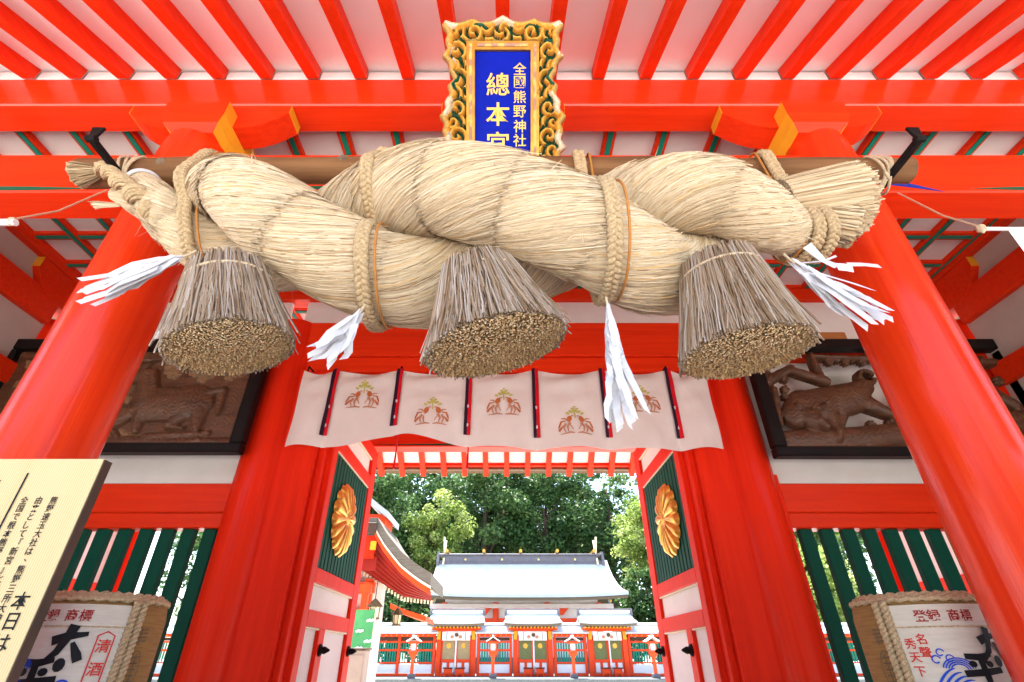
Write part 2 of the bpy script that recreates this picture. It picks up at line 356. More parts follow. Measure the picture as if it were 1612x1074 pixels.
# head beams, front and rear, with painted groove lines
def segs(y, z0, z1, t, name='head_beam'):
    for a, b_ in ((-7.2, -OX), (-OX, -PX), (-PX, PX), (PX, OX), (OX, 7.2)):
        G(name, MB().box(a + .001, b_ - .001, y - t, y + t, z0, z1, .012), 'red')
segs(YF, 4.32, 4.735, .135); segs(YB, 4.28, 4.7, .135)
def inlay(x0, x1, y, z, m_, h=.034, sgn=-1):
    n = 14; P = [(x0 + (x1 - x0) * i / n, h / 2 * min(1, 4 * min(i, n - i) / n + .02)) for i in range(n + 1)]
    poly = [(p[0], -p[1]) for p in P] + [(p[0], p[1]) for p in P[::-1]]
    G('painted_inlay', MB().prism([(q[0], q[1]) for q in poly][::1], ((0, y, z), (1, 0, 0), (0, 0, 1), (0, sgn, 0)), .003), m_)
inlay(-5.2, -2.9, YF - .136, 4.352, 'greenline', .04); inlay(3.35, 5.2, YF - .136, 4.352, 'greenline', .04)
G('painted_inlay', MB().prism([(2.76, 4.475), (2.76, 4.395), (3.14, 4.318)], ((0, YF - .136, 0), (1, 0, 0), (0, 0, 1), (0, -1, 0)), .003), 'bluepaint')
inlay(-2.15, 2.15, YF - .136, 4.36, 'greenline', .045)
inlay(-2.1, 2.1, YB - .136, 4.31, 'greenline', .03)
# purlins
for y in (YF, YB):
    G('purlin', MB().box(-7.6, 7.6, y - .13, y + .13, 5.385, 5.765, .012), 'redpurlin')
# boat-shaped bracket arms + bearing blocks on the front pillars
def boat(xc, half, y, z0, z1, t, mname='red', name='bracket_arm', endm='yellow', depth=False):
    n = 8; e = z1 - (z1 - z0) * .34
    low = [(half * (-1 + 2 * i / (2 * n)), 0) for i in range(2 * n + 1)]
    pts = []
    for i in range(2 * n + 1):
        u = -1 + i / n; k = max(0, (abs(u) - .45) / .55); pts.append((u * half, z0 + (e - z0) * k ** 2))
    poly = pts + [(half, z1), (-half, z1)]
    fr = ((xc, y - t, 0), (1, 0, 0), (0, 0, 1), (0, 1, 0)) if not depth else ((xc - t, y, 0), (0, 1, 0), (0, 0, 1), (1, 0, 0))
    o = G(name, MB().prism(poly, fr, 2 * t), mname)
    for s_ in (-1, 1):
        q = MB()
        if not depth: q.box(xc + s_ * (half + .0005), xc + s_ * (half + .006), y - t + .001, y + t - .001, e + .001, z1 - .001, .001)
        else: q.box(xc - t + .001, xc + t - .001, y + s_ * (half + .0005), y + s_ * (half + .006), e + .001, z1 - .001, .001)
        G('arm_end', q, endm, parent=o)
    return o
for s in (-1, 1):
    xc = s * (PX - .04)
    boat(xc, .655, YF - .02, 5.09, 5.383, .10)
    # great bearing block: upright above, tapered below, ochre side faces
    yf, yb = YF - .25, YF + .25; V = []
    for hx, i_, z in ((.165, .075, 4.945), (.215, .02, 5.0), (.247, 0, 5.085), (.247, 0, 5.235)):
        V += [(xc - hx, yf + i_, z), (xc + hx, yf + i_, z), (xc + hx, yb - i_, z), (xc - hx, yb - i_, z)]
    bb_ = MB(); bb_.add(V, [(3, 2, 1, 0), (12, 13, 14, 15)])
    for L_ in range(3):
        for e in range(4): bb_.add([], []); bb_.f.append((L_ * 4 + e, L_ * 4 + (e + 1) % 4, L_ * 4 + 4 + (e + 1) % 4, L_ * 4 + 4 + e)); bb_.mi.append(1 if e % 2 else 0)
    G('bearing_block', bb_, [M['red'], M['yellow']])
boat(-.02, .50, YF - .03, 5.10, 5.382, .12)
# purlin-side arms of inner rows
for s in (-1, 1):
    boat(s * (OX - .02), .62, YM - .1, 5.02, 5.42, .10, depth=True)
    G('side_beam', MB().box(s * OX - .11, s * OX + .11, YF + .26, YM - .26, 4.79, 5.12, .012), 'red')
    G('side_beam', MB().box(s * OX - .14, s * OX + .14, YF + .13, YB - .13, 5.43, 5.68, .012), 'red')
    G('side_beam', MB().box(s * OX - .11, s * OX + .11, YF + .26, YM - .26, 3.98, 4.22, .012), 'red')
    G('side_wall', MB().box(s * OX - .03, s * OX + .03, YF + .2, YM - .2, .12, 5.44, .004), 'plastershade')
    G('side_wall', MB().box(s * OX - .03, s * OX + .03, YM + .2, YB - .2, .12, 5.44, .004), 'plaster')
    for z0, z1 in ((1.0, 1.25), (1.88, 2.33), (3.3, 3.5)):
        G('side_rail', MB().box(s * OX - .07, s * OX + .07, YM + .22, YB - .22, z0, z1, .01), 'red')
# rafters, front and rear: sloping bars with cut ends
def rafter_mesh(sg, L, dz, w_=.10, h=.135):
    v = []
    for yy, zz in ((0, 0), (sg * L, -dz)):
        for a, b_ in ((-1, 0), (1, 0), (1, 1), (-1, 1)): v.append((a * w_ / 2, yy, zz + b_ * h))
    f = [(0, 1, 2, 3), (7, 6, 5, 4), (0, 4, 5, 1), (1, 5, 6, 2), (2, 6, 7, 3), (3, 7, 4, 0)]
    if sg < 0: f = [q[::-1] for q in f]
    b_ = MB(); b_.add(v, f[::1])
    return lmesh('rafter', b_, M['redrafter'])
Lf, sf = 2.25, .479
rf = rafter_mesh(-1, Lf, Lf * sf)
for k in range(-16, 17): inst('rafter', rf, gate, (-.02 + .415 * k + random.uniform(-.004, .004), YF - .13, 5.768), (0, 0, R(random.uniform(-.25, .25))))
sr = .588; sr = .588; Lr = 2.12
inf_ = lmesh('infill_board', MB().box(-.156, .156, -.012, .012, 0, .125, .002), M['soffit'])
for k in range(-16, 16):
    inst('infill_board', inf_, gate, (-.02 + .415 * (k + .5), YF - .105, 5.768))
    inst('infill_board', inf_, gate, (.02 + .415 * (k + .5), YB + .105, 5.792))
rb = rafter_mesh(1, Lr, Lr * sr, .10, .12)
for k in range(-16, 17): inst('rafter', rb, gate, (.02 + .415 * k, YB + .13, 5.79))
# soffit boards between rafters + roof bark on top (ridge above the main row)
def plane(y0, z0, y1, z1, t, x=7.6):
    return MB().prism([(y0, z0), (y1, z1), (y1, z1 + t), (y0, z0 + t)][::1], ((-x, 0, 0), (0, 1, 0), (0, 0, 1), (1, 0, 0)), 2 * x)
ye, ze = YF - .13 - Lf, 5.768 - Lf * sf
G('soffit', plane(ye, ze + .137, YF + .35, ye * 0 + 5.768 + .137 + .48 * sf, .03), 'soffit')
yr, zr = YB + .13 + Lr, 5.79 - Lr * sr
G('soffit', plane(YB - .35, 5.79 + .122 + .48 * sr, yr - .17, zr + .122 + .17 * sr, .03), 'soffit')
G('eave_edge', MB().box(-7.6, 7.6, yr - .058, yr + .06, zr + .125, zr + .33, .01), 'bark')
G('roof', plane(ye - .25, ze + .11, YM, ze + .17 + (YM - ye + .25) * .55, .35, 8.2), 'bark')
G('roof', plane(YM, ze + .17 + (YM - ye + .25) * .55, yr + .12, zr + .10, .35, 8.2), 'bark')
G('eave_fascia', MB().box(-7.6, 7.6, yr - .16, yr - .06, zr + .165, zr + .275, .006), 'red')
G('eave_board', MB().box(-7.6, 7.6, 8.84, 8.93, 5.0, 5.115, .006), 'cream')
G('eave_fascia', MB().box(-7.6, 7.6, ye - .02, ye + .08, ze + .14, ze + .25, .006), 'red')
# coffered ceiling, front bay and rear bay
ZC = 5.5
pl_ = lmesh('ceiling_panel', MB().box(-.24, .24, -.238, .238, 0, .02, .003), M['plaster'])
cx = [-.02 + .485 * k for k in range(-11, 12)]; cy = [2.69 + .48 * k for k in range(0, 11)]
for i in range(len(cx) - 1):
    for j in range(len(cy) - 1): inst('ceiling_panel', pl_, gate, ((cx[i] + cx[i + 1]) / 2, (cy[j] + cy[j + 1]) / 2, ZC + .06))
def batten(x0, x1, y0, y1, dz):
    along_x = (x1 - x0) > (y1 - y0)
    o = G('ceiling_batten', MB().box(x0, x1, y0, y1, ZC + dz, ZC + .058 + dz * .2, .004), 'red')
    q = .5 * ((y1 - y0) if along_x else (x1 - x0)) - .024
    bx = (x0, x1, y0 + q, y1 - q) if along_x else (x0 + q, x1 - q, y0, y1)
    G('batten_inlay', MB().box(*bx, ZC + dz - .012, ZC + dz - .0005, .002), 'greenlat', parent=o)
for x in cx: batten(x - .052, x + .052, 2.75, 7.4, 0.)
for y in cy[1:]: batten(-5.4, 5.4, y - .052, y + .052, .014)
# main row: lintel, wall pieces
G('lintel', MB().box(-PX, PX, YM - .14, YM + .14, 4.44, 4.9, .012), 'red')
G('lintel', MB().box(-PX, PX, YM - .10, YM + .16, 4.25, 4.437, .008), 'red')
G('lintel', MB().box(-PX + .2, PX - .2, YM - .05, YM + .2, 3.9, 4.247, .008), 'red')
G('wall_panel', MB().box(-PX, PX, YM - .03, YM + .03, 4.902, 5.46, .004), 'plaster')
G('top_beam', MB().box(-OX, OX, YM - .10, YM + .10, 5.28, 5.452, .008), 'red')
for s in (-1, 1):
    xa, xb = s * (PX + .2), s * (OX - .15)
    G('wall_panel', MB().box(xa, xb, YM - .03, YM + .03, 4.62, 5.28, .004), 'plaster')
    G('wall_beam', MB().box(xa, xb, YM - .09, YM + .09, 4.40, 4.618, .01), 'red')
    G('wall_panel', MB().box(xa, xb, YM - .03, YM + .03, 2.975, 4.398, .004), 'plaster')
    G('wall_beam', MB().box(xa, xb, YM - .10, YM + .10, 2.69, 2.973, .01), 'red')
    G('wall_beam', MB().box(xa, xb, YM - .09, YM + .09, 2.548, 2.687, .008), 'red')
    G('wall_beam', MB().box(xa, xb, YM - .09, YM + .09, .95, 1.15, .01), 'red')
    G('wall_panel', MB().box(xa, xb, YM - .04, YM + .04, .12, .948, .004), 'plaster')
    G('wall_post', MB().box(xa - .02, xa + s * .06, YM - .11, YM + .12, .95, 3.06, .008), 'reddoor')
sm = lmesh('slat', MB().box(-.062, .062, -.035, .035, 1.15, 2.55, .006), M['green'])
for k in range(13):
    inst('slat', sm, gate, (-2.855 - .207 * k, YM, 0)); inst('slat', sm, gate, (2.90 + .207 * k, YM, 0))
# rear row bits seen through the slats
for s in (-1, 1):
    # door posts beside the main pillars
    G('door_post', MB().box(s * 1.96, s * 2.32, YM - .14, YM + .14, .12, 4.25, .01), 'reddoor')
    G('door_post', MB().box(s * 1.90, s * 1.958, YM - .05, YM + .17, .12, 4.24, .006), 'reddoor')
# threshold and rear tie
G('threshold', MB().box(-1.9, 1.9, YM - .1, YM + .12, .12, .3, .01), 'red')
# doors, opened inwards
for s in (-1, 1):
    X0 = s * 1.88; y0, y1 = 5.16, 6.98
    door = G('door', MB().box(X0 + s * .02, X0 + s * .03, y0 + .02, y1 - .02, .42, 3.95, .002), 'reddoor')
    def D(n, a, b_, z0, z1, x0=-.035, x1=.06, m_='reddoor'): return G(n, MB().box(X0 + s * x1, X0 + s * x0, a, b_, z0, z1, .007), m_, parent=door)
    D('stile', y0, y0 + .15, .4, 4.0); D('stile', y1 - .24, y1, .4, 4.0)
    for z0, z1 in ((.4, .6), (1.745, 1.885), (2.115, 2.25), (3.44, 3.60), (3.83, 4.0)): D('rail', y0 + .151, y1 - .241, z0, z1)
    D('stile', 5.72, 5.90, .601, 1.744)
    for a, b_, z0, z1 in ((y0 + .151, 5.719, .601, 1.744), (5.901, y1 - .241, .601, 1.744), (y0 + .151, y1 - .241, 1.886, 2.114), (y0 + .151, y1 - .241, 3.601, 3.829)):
        D('white_panel', a, b_, z0, z1, .004, .02, 'plaster')
        D('cream_moulding', a, b_, z1 - .018, z1 - .001, -.03, .003, 'cream')
    D('cream_moulding', y0 + .151, y1 - .241, 3.425, 3.439, -.03, .003, 'cream')
    n = 13
    for k in range(n):
        a = y0 + .155 + (y1 - .245 - y0 - .155) * k / n; b_ = y0 + .155 + (y1 - .245 - y0 - .155) * (k + 1) / n
        o = D('green_slat', a + .012, b_ - .012, 2.252, 3.424, -.022, .018, 'green')
    # chrysanthemum medallion, sixteen petals
    md = MB(); Rm = .395; cy_, cz_ = 5.86, 2.82; nx = -s; x_ = X0 - s * .025
    nA, nR = 192, 12; P = np.zeros((nR + 1, nA + 1, 3))
    for i in range(nR + 1):
        for j in range(nA + 1):
            th_ = 2 * math.pi * j / nA; ph = (th_ * 16 / (2 * math.pi)) % 1 - .5
            rim = .86 + .14 * math.sqrt(max(0, 1 - (ph * 2) ** 2)); r_ = i / nR * rim
            h = .075 * math.sqrt(max(0, 1 - (r_ / rim) ** 4)) * (.25 + .75 * math.sqrt(max(0, 1 - (2 * ph) ** 2))) if r_ > .17 else .07 * math.sqrt(max(0, 1 - (r_ / .2) ** 2)) + .01
            P[i, j] = (x_ + nx * (h + .012), cy_ + Rm * r_ * math.cos(th_), cz_ + Rm * r_ * math.sin(th_))
    md.sheet(P, 0, s > 0)
    G('chrysanthemum_medallion', md, 'gold', parent=door, smooth='all')
    for yy, zz in ((5.81, 1.56), (6.86, 1.56), (5.81, .9), (6.86, .9)):   # iron boss studs
        q = MB(); pr = [(.055, 0), (.055, .012), (.03, .03), (.034, .05), (.022, .075), (.008, .10)]
        V = [(X0 - s * (.036 + z), yy + r_ * math.cos(2 * math.pi * j / 14), zz + r_ * math.sin(2 * math.pi * j / 14)) for r_, z in pr for j in range(14)]
        q.add(V, [(i * 14 + j, i * 14 + (j + 1) % 14, (i + 1) * 14 + (j + 1) % 14, (i + 1) * 14 + j) for i in range(5) for j in range(14)])
        G('iron_boss', q, 'iron', parent=door, smooth=True)
# iron hooks that carry the log
for s in (-1, 1):
    X0 = s * 2.205
    hk = G('iron_hook', MB().box(X0 - .017, X0 + .017, 1.66, 2.42, 3.815, 3.85, .004), 'iron')
    G('hook_tip', MB().prism([(-.016, 0), (.016, 0), (.034, .085), (-.034, .085)], ((X0, 1.66, 3.84), (1, 0, 0), (0, 0, 1), (0, 1, 0)), .014), 'iron', parent=hk)
    G('hook_tip', MB().tube([(X0 - .026, 1.665, 3.832), (X0 + .026, 1.665, 3.832)], .019, 10), 'iron', parent=hk)

# ------------------------------------------------------------------ log
lg = thing('hanging_log', (0, 1.97, 3.945), 'long brown weathered log slung across the gate above the straw rope', 'log')
xs = np.linspace(-2.52, 2.40, 60); rad = .083 + .006 * np.sin(xs * 2.3) + .004 * np.sin(xs * 7 + 1)
b = MB().tube([(x, 1.97 + .012 * math.sin(x * 1.4), 3.945 + .014 * math.sin(x * .9 + .5)) for x in xs], rad, 18, cap=False)
ob('trunk', b, M['log'], lg, smooth='all')
for x, y, z in ((-2.521, 1.975, 3.937), (2.401, 1.968, 3.952)):
    ob('cut_end', MB().tube([(x - .004, y, z), (x, y, z), (x + .004, y, z)], [.072, .078, .072], 18), M['logend'], lg)
for x, ph in ((-.95, .4), (1.2, 1.0), (-2.0, .8), (.1, 1.5)):
    ob('knot', MB().lathe([(.035, 0), (.026, .012), (.012, .014)], (0, 0, 0), 10), M['logend'], lg)
    bpy.data.objects[-1] if False else None
    o = [c for c in lg.children if c.name.startswith('knot')][-1]; me = o.data
    for v_ in me.vertices: v_.co += lg.location
    o.location = (x, -.082 * math.cos(ph - .6), -.082 * math.sin(ph - .6)); o.rotation_euler = (R(90) + ph - .6, 0, 0)
    for v_ in me.vertices: v_.co = v_.co

# ------------------------------------------------------------------ sacred straw rope
U3 = np.array([0, -.697, .717]); T3 = np.array([0, -.717, -.697])
cp = np.array([(-2.30, 2.02, 3.86, .12), (-2.12, 1.98, 3.75, .24), (-1.95, 1.96, 3.66, .42), (-1.66, 1.95, 3.535, .64), (-1.2, 1.93, 3.40, .90), (-.5, 1.92, 3.36, 1.02), (.25, 1.92, 3.36, 1.02), (.9, 1.93, 3.385, .92), (1.3, 1.96, 3.47, .70), (1.62, 1.98, 3.58, .46), (1.74, 1.98, 3.60, .40)])
def axis(x):
    return np.stack([x, np.interp(x, cp[:, 0], cp[:, 1]), np.interp(x, cp[:, 0], cp[:, 2])], -1), np.interp(x, cp[:, 0], cp[:, 3])
_xs = np.linspace(-2.3, 1.74, 400); _sm = {}
k_ = np.ones(41) / 41
def _smooth(a): return np.convolve(np.pad(a, 20, mode='edge'), k_, 'valid')
for j, nme in ((1, 'y'), (2, 'z'), (3, 's')): _sm[nme] = _smooth(np.interp(_xs, cp[:, 0], cp[:, j]))
def axis(x):
    return np.stack([x, np.interp(x, _xs, _sm['y']), np.interp(x, _xs, _sm['z'])], -1), np.interp(x, _xs, _sm['s'])
AH, BH, HP = .234, .229, 1.10
PSX = [-2.5, -2.12, -1.86, -1.52, -1.02, -.40, .44, .97, 1.40, 1.85]; PSV = [-360, -180, -90, 0, 90, 180, 270, 360, 450, 560]
_ps = _smooth(np.interp(_xs, PSX, PSV))
def psi(x, k): return np.radians(np.interp(x, _xs, _ps)) + k * math.pi
def strand_c(x, k):
    c, s_ = axis(x); p = psi(x, k)
    return c + (AH * s_)[:, None] * (np.cos(p)[:, None] * U3 + np.sin(p)[:, None] * T3), BH * s_
def frames(x, k):
    c, b_ = strand_c(x, k); tg = np.gradient(c, axis=0); tg /= np.linalg.norm(tg, axis=1)[:, None]
    u = U3 - tg * (tg @ U3)[:, None]; u /= np.linalg.norm(u, axis=1)[:, None]; t_ = np.cross(u, tg)   # toward the viewer at front
    sgn = np.sign((t_ @ T3).mean()); return c, b_, u, t_ * sgn
rope = thing('shimenawa_rope', (0, 1.94, 3.42), 'giant twisted pale straw rope hanging under the log across the gate', 'straw rope')
XA = np.linspace(-2.28, 1.72, 240); bvhs = []
for k in (0, 1):
    c, b_, u, t_ = frames(XA, k)
    n = 40; a = np.linspace(0, 2 * math.pi, n, endpoint=False)
    V = c[:, None] + (b_ - .02)[:, None, None] * (np.cos(a)[None, :, None] * u[:, None] + np.sin(a)[None, :, None] * t_[:, None])
    V = V.reshape(-1, 3) - np.array(rope.location); K = len(XA)
    F = np.array([(i * n + j, i * n + (j + 1) % n, (i + 1) * n + (j + 1) % n, (i + 1) * n + j) for i in range(K - 1) for j in range(n)])
    bvhs.append(BVHTree.FromPolygons([tuple(p) for p in (V + np.array(rope.location)).tolist()], [tuple(q) for q in F.tolist()]))
    st = ob('rope_strand', fast_mesh('rope_strand', V, F), M['strawshade'], rope, smooth='all')
    # fibres: bundles laid on the strand between stitched seams, twisted against the lay of the rope
    SE = .36; nf = 32000; tw = -2.5
    xi = np.floor(rng.uniform(-2.28, 1.72, nf) / SE) * SE
    x0 = xi + rng.normal(0, .012, nf) - .012; x1 = xi + SE + rng.normal(0, .014, nf) + .025
    tuft = rng.random(nf) < .05; x1[tuft] += rng.uniform(.0, .05, tuft.sum())
    th0 = rng.uniform(0, 2 * math.pi, nf); sg_ = 7
    tt = np.linspace(0, 1, sg_); X = x0[:, None] + (x1 - x0)[:, None] * tt[None]
    X = np.clip(X, -2.28, 1.72)
    ci = np.stack([np.interp(X, XA, c[:, q]) for q in range(3)], -1); bi = np.interp(X, XA, b_)
    ui = np.stack([np.interp(X, XA, u[:, q]) for q in range(3)], -1); ti = np.stack([np.interp(X, XA, t_[:, q]) for q in range(3)], -1)
    lay = rng.random(nf)
    th = th0[:, None] + tw * (X - x0[:, None]) * (.3 / np.maximum(.3 * .3 + .7 * bi, .12)) + rng.normal(0, .05, nf)[:, None] * tt[None] + .02 * np.sin(tt * 9)[None] * rng.normal(0, 1, nf)[:, None]
    lift = -.020 + .026 * (tt[None] ** .45) * (.75 + .35 * lay[:, None]) + .008 * np.sin(math.pi * tt)[None] + np.where(tuft, .012, 0)[:, None] * tt[None] ** 3
    lift = lift * np.clip(bi / .2, .35, 1)
    er = np.cos(th)[..., None] * ui + np.sin(th)[..., None] * ti; et = -np.sin(th)[..., None] * ui + np.cos(th)[..., None] * ti
    Pm = ci + (bi + lift)[..., None] * er
    wd = (rng.uniform(.0016, .0034, nf)[:, None] * (1 - .45 * np.abs(tt - .5)[None] * 1.6))[..., None]
    roll = rng.normal(0, .5, nf)[:, None, None]
    sd = et * np.cos(roll) + er * np.sin(roll)
    V = np.stack([Pm - sd * wd, Pm + sd * wd], 2).reshape(-1, 3) - np.array(rope.location)
    base = (np.arange(nf) * sg_ * 2)[:, None] + (np.arange(sg_ - 1) * 2)[None]
    F = np.stack([base, base + 1, base + 3, base + 2], -1).reshape(-1, 4)
    tone = np.repeat(np.clip(rng.normal(.54, .18, nf) + np.where(rng.random(nf) < .04, .4, 0) - np.where(rng.random(nf) < .06, .4, 0), 0, 1), sg_ - 1)
    ob('straw_fibre', fast_mesh('straw_fibre', V, F, tone), M['straw'], rope, kind='stuff')
cx_ = np.linspace(-1.7, 1.4, 40); ca_, cs_ = axis(cx_)
ob('rope_core', MB().tube(ca_, .05 * cs_, 14), M['strawshade'], rope, smooth='all')
# brush end on the right: two fans of loose straw
def brush(org, dirs, n, L, spread, r0, name='straw_brush', tones=(.5, .2), wid=.0045, bend=.0):
    o3 = np.array(org); d = np.array(dirs, float); d /= np.linalg.norm(d); e1 = np.cross(d, (0, 0, 1.)); e1 /= np.linalg.norm(e1); e2 = np.cross(e1, d)
    a = rng.uniform(0, 2 * math.pi, n); q = np.sqrt(rng.random(n)); ln = L * (1 + rng.normal(0, .045, n)) * (1 - .1 * q ** 2); sg_ = 5; tt = np.linspace(0, 1, sg_)
    rr = q[:, None] * (r0 + (spread - r0) * tt[None] ** .85)
    rad_ = np.cos(a)[:, None] * e1 + np.sin(a)[:, None] * e2; tan_ = -np.sin(a)[:, None] * e1 + np.cos(a)[:, None] * e2
    P = o3 + (ln[:, None] * tt[None])[..., None] * d + rr[..., None] * rad_[:, None] + (rng.normal(0, .012, n)[:, None] * tt[None] ** 2)[..., None] * tan_[:, None]
    P = P + np.array([0, 0, -bend])[None, None] * (tt ** 2)[None, :, None]
    sd = tan_[:, None] * np.cos(rng.normal(0, .8, n))[:, None, None] + rad_[:, None] * np.sin(rng.normal(0, .8, n))[:, None, None]
    V = np.stack([P - sd * wid, P + sd * wid], 2).reshape(-1, 3)
    base = (np.arange(n) * sg_ * 2)[:, None] + (np.arange(sg_ - 1) * 2)[None]
    F = np.stack([base, base + 1, base + 3, base + 2], -1).reshape(-1, 4)
    return V, F, np.repeat(np.clip(rng.normal(tones[0], tones[1], n), 0, 1), sg_ - 1)
def put_brush(parent, *a, m_='straw', **k):
    V, F, T = brush(*a, **k); ob('straw_brush', fast_mesh('straw_brush', V - np.array(rootof(parent).location), F, T), M[m_], parent, kind='stuff')
put_brush(rope, (1.52, 1.95, 3.60), (1, -.10, .10), 6500, .43, .205, .165, tones=(.36, .2))
put_brush(rope, (1.58, 1.93, 3.53), (1, -.1, -.38), 1500, .30, .12, .08, tones=(.3, .2))
# left end: white band, thin second tail with knots and a frayed tip
c, s_ = axis(np.array([-2.02])); c = c[0]
cc, bb, u, t_ = frames(np.linspace(-2.04, -2.0, 3), 0)
kk = 0 if (cc[1] @ T3) > (frames(np.linspace(-2.04, -2.0, 3), 1)[0][1] @ T3) else 1
cc, bb, u, t_ = frames(np.linspace(-2.06, -2.0, 3), kk)
ob('white_band', MB().tube([cc[1] + (bb[1] + .012) * (math.cos(a) * u[1] + math.sin(a) * t_[1]) for a in np.linspace(0, 2 * math.pi, 33)[:-1]], .011, 8, closed=True), M['paper'], rope, smooth='all')
tp = [(-1.80, 1.86, 3.44), (-1.88, 1.80, 3.50), (-1.99, 1.78, 3.58), (-2.12, 1.80, 3.69), (-2.25, 1.85, 3.81), (-2.36, 1.90, 3.88)]
tp = np.array([[np.interp(q, np.linspace(0, 1, 6), np.array(tp)[:, j]) for j in range(3)] for q in np.linspace(0, 1, 50)])
for k in range(2):
    ph = np.linspace(0, 5 * math.pi, 50) + k * math.pi; rr = np.linspace(.042, .018, 50); b = MB()
    e1_, e2_ = np.array([0, -.7, .7]), T3; cl_ = tp + (rr * np.cos(ph))[:, None] * e1_ + (rr * np.sin(ph))[:, None] * e2_
    for j in range(11):
        a_ = 2 * math.pi * j / 11 + ph * .6; q_ = rr * (.95 + .12 * math.sin(j * 5.))
        b.tube(cl_ + (q_ * np.cos(a_))[:, None] * e1_ + (q_ * np.sin(a_))[:, None] * e2_, rr * .30, 5)
    b.tube(cl_, rr * .95, 9)
    ob('rope_tail', b, M['rope'], rope, smooth='all')
put_brush(rope, (-2.34, 1.90, 3.86), (-1, 0, -.25), 900, .13, .075, .03, tones=(.15, .15))
put_brush(rope, (-1.95, 1.76, 3.43), (-1, 0, .05), 40, .14, .02, .004, tones=(.5, .2))
# loose straws sticking out along the rope
lv = []; lf = []
for i in range(260):
    x = rng.uniform(-1.9, 1.6); k = i % 2; c, b_, u, t_ = frames(np.array([x - .01, x, x + .01]), k); a = rng.uniform(0, 2 * math.pi)
    er = math.cos(a) * u[1] + math.sin(a) * t_[1]; p0 = c[1] + b_[1] * er; d = er * rng.uniform(.2, .9) + np.array([rng.normal(0, .9), 0, rng.normal(-.2, .4)]); d /= np.linalg.norm(d)
    L = rng.uniform(.03, .09); sd = np.cross(d, er); sd /= np.linalg.norm(sd) + 1e-6; o_ = len(lv); w_ = .0022
    lv += [p0 - sd * w_, p0 + sd * w_, p0 + d * L + sd * w_ * .4 - np.array([0, 0, .01]), p0 + d * L - sd * w_ * .4 - np.array([0, 0, .01])]; lf.append((o_, o_ + 1, o_ + 2, o_ + 3))
ob('loose_straw', fast_mesh('loose_straw', np.array(lv) - np.array(rope.location), np.array(lf), rng.uniform(.2, .9, len(lf))), M['straw'], rope, kind='stuff')

# ------------------------------------------------------------------ braided bindings round rope and log
def rope_r(x, a):
    _, s_ = axis(np.array([x])); s_ = s_[0]; best = 0
    for k in (0, 1):
        d = a - psi(x, k); A, B = AH * s_, BH * s_
        best = max(best, A * math.cos(d) + math.sqrt(max(0, B * B - (A * math.sin(d)) ** 2)))
    return best
def braid(b, path, wd=.0225, r=.0145, per=.088):
    p = np.array(path, float); L = np.concatenate([[0], np.cumsum(np.linalg.norm(np.diff(p, axis=0), axis=1))])
    n = int(L[-1] / .0085); s_ = np.linspace(0, L[-1], n); q = np.stack([np.interp(s_, L, p[:, j]) for j in range(3)], -1)
    ker = np.ones(13) / 13
    q = np.stack([np.convolve(np.pad(q[:, j], 6, mode='edge'), ker, 'valid') for j in range(3)], -1)
    tg = np.gradient(q, axis=0); tg /= np.linalg.norm(tg, axis=1)[:, None]
    sx = np.array([1., 0, 0]) - tg * tg[:, :1]; sx /= np.linalg.norm(sx, axis=1)[:, None]; nn = np.cross(tg, sx)
    for j in range(3):
        ph = 2 * math.pi * (s_ / per + j / 3)
        b.tube(q + (wd * np.sin(ph))[:, None] * sx + (r * .75 * np.sin(2 * ph))[:, None] * nn, r, 7)
    return q, sx, nn
bind_lab = ['braided straw tie at the thin tapering left end of the rope', 'braided straw tie left of the blue plaque, round the rope above the hanging middle tassel', 'braided straw tie right of the blue plaque, between middle and right tassels', 'braided straw tie gathering the frayed brush end of the rope']
BX = [(-1.75, -1.56), (-.70, -.655), (.43, .47), (1.53, 1.56)]
bottoms = []
for i, (xt, xb) in enumerate(BX):
    path = [(xt - (.05 if i < 2 else -.05), 2.075, 3.93), (xt, 2.05, 4.02), (xt, 1.97, 4.06), (xt, 1.885, 4.03)]
    for a in np.linspace(R(8), R(345), 44):
        f_ = min(1, a / R(170)); xx = xt + (xb - xt) * f_ + (.05 if i == 3 else .02) * math.sin(f_ * math.pi) * (1 if i != 2 else 1)
        c, _ = axis(np.array([xx])); dr = Vector(math.cos(a) * U3 + math.sin(a) * T3); best = rope_r(xx, a)
        for dx_ in (-.03, 0, .03):
            for t_ in bvhs:
                h_ = t_.ray_cast(Vector(c[0]) + Vector((dx_, 0, 0)) + dr * 1.2, -dr, 1.2)
                if h_[0] is not None: best = max(best, 1.2 - h_[3])
        q = c[0] + (best + .048) * np.array(dr)
        if a < R(60) and q[2] > 3.86 and q[1] > 1.86: continue
        q[1] = min(q[1], 2.26); path.append(tuple(q))
        if a < R(172): bot = tuple(q)
    path += [(xt, 2.085, 3.87)]
    bottoms.append(bot)
    bt = thing('rope_binding', (xt, 1.97, 3.9), bind_lab[i], 'rope tie', 'braided ties round the straw rope')
    b = MB(); q, sx, nn = braid(b, path)
    ob('braid', b, M['rope'], bt, smooth='all')
    off = .062 if i < 3 else -.06
    ob('ochre_cord', MB().tube(q[14:-25:4] + sx[14:-25:4] * off, .0065, 7), M['cord'], bt, smooth='all')
    if i == 3:
        b = MB(); p2 = np.array(path[6:26]) + np.array([.07, 0, 0]) * np.linspace(0, 1, 20)[:, None] * 1.0 + np.array([.03, -.012, 0]); braid(b, p2, .02, .013)
        ob('braid', b, M['rope'], bt, smooth='all')
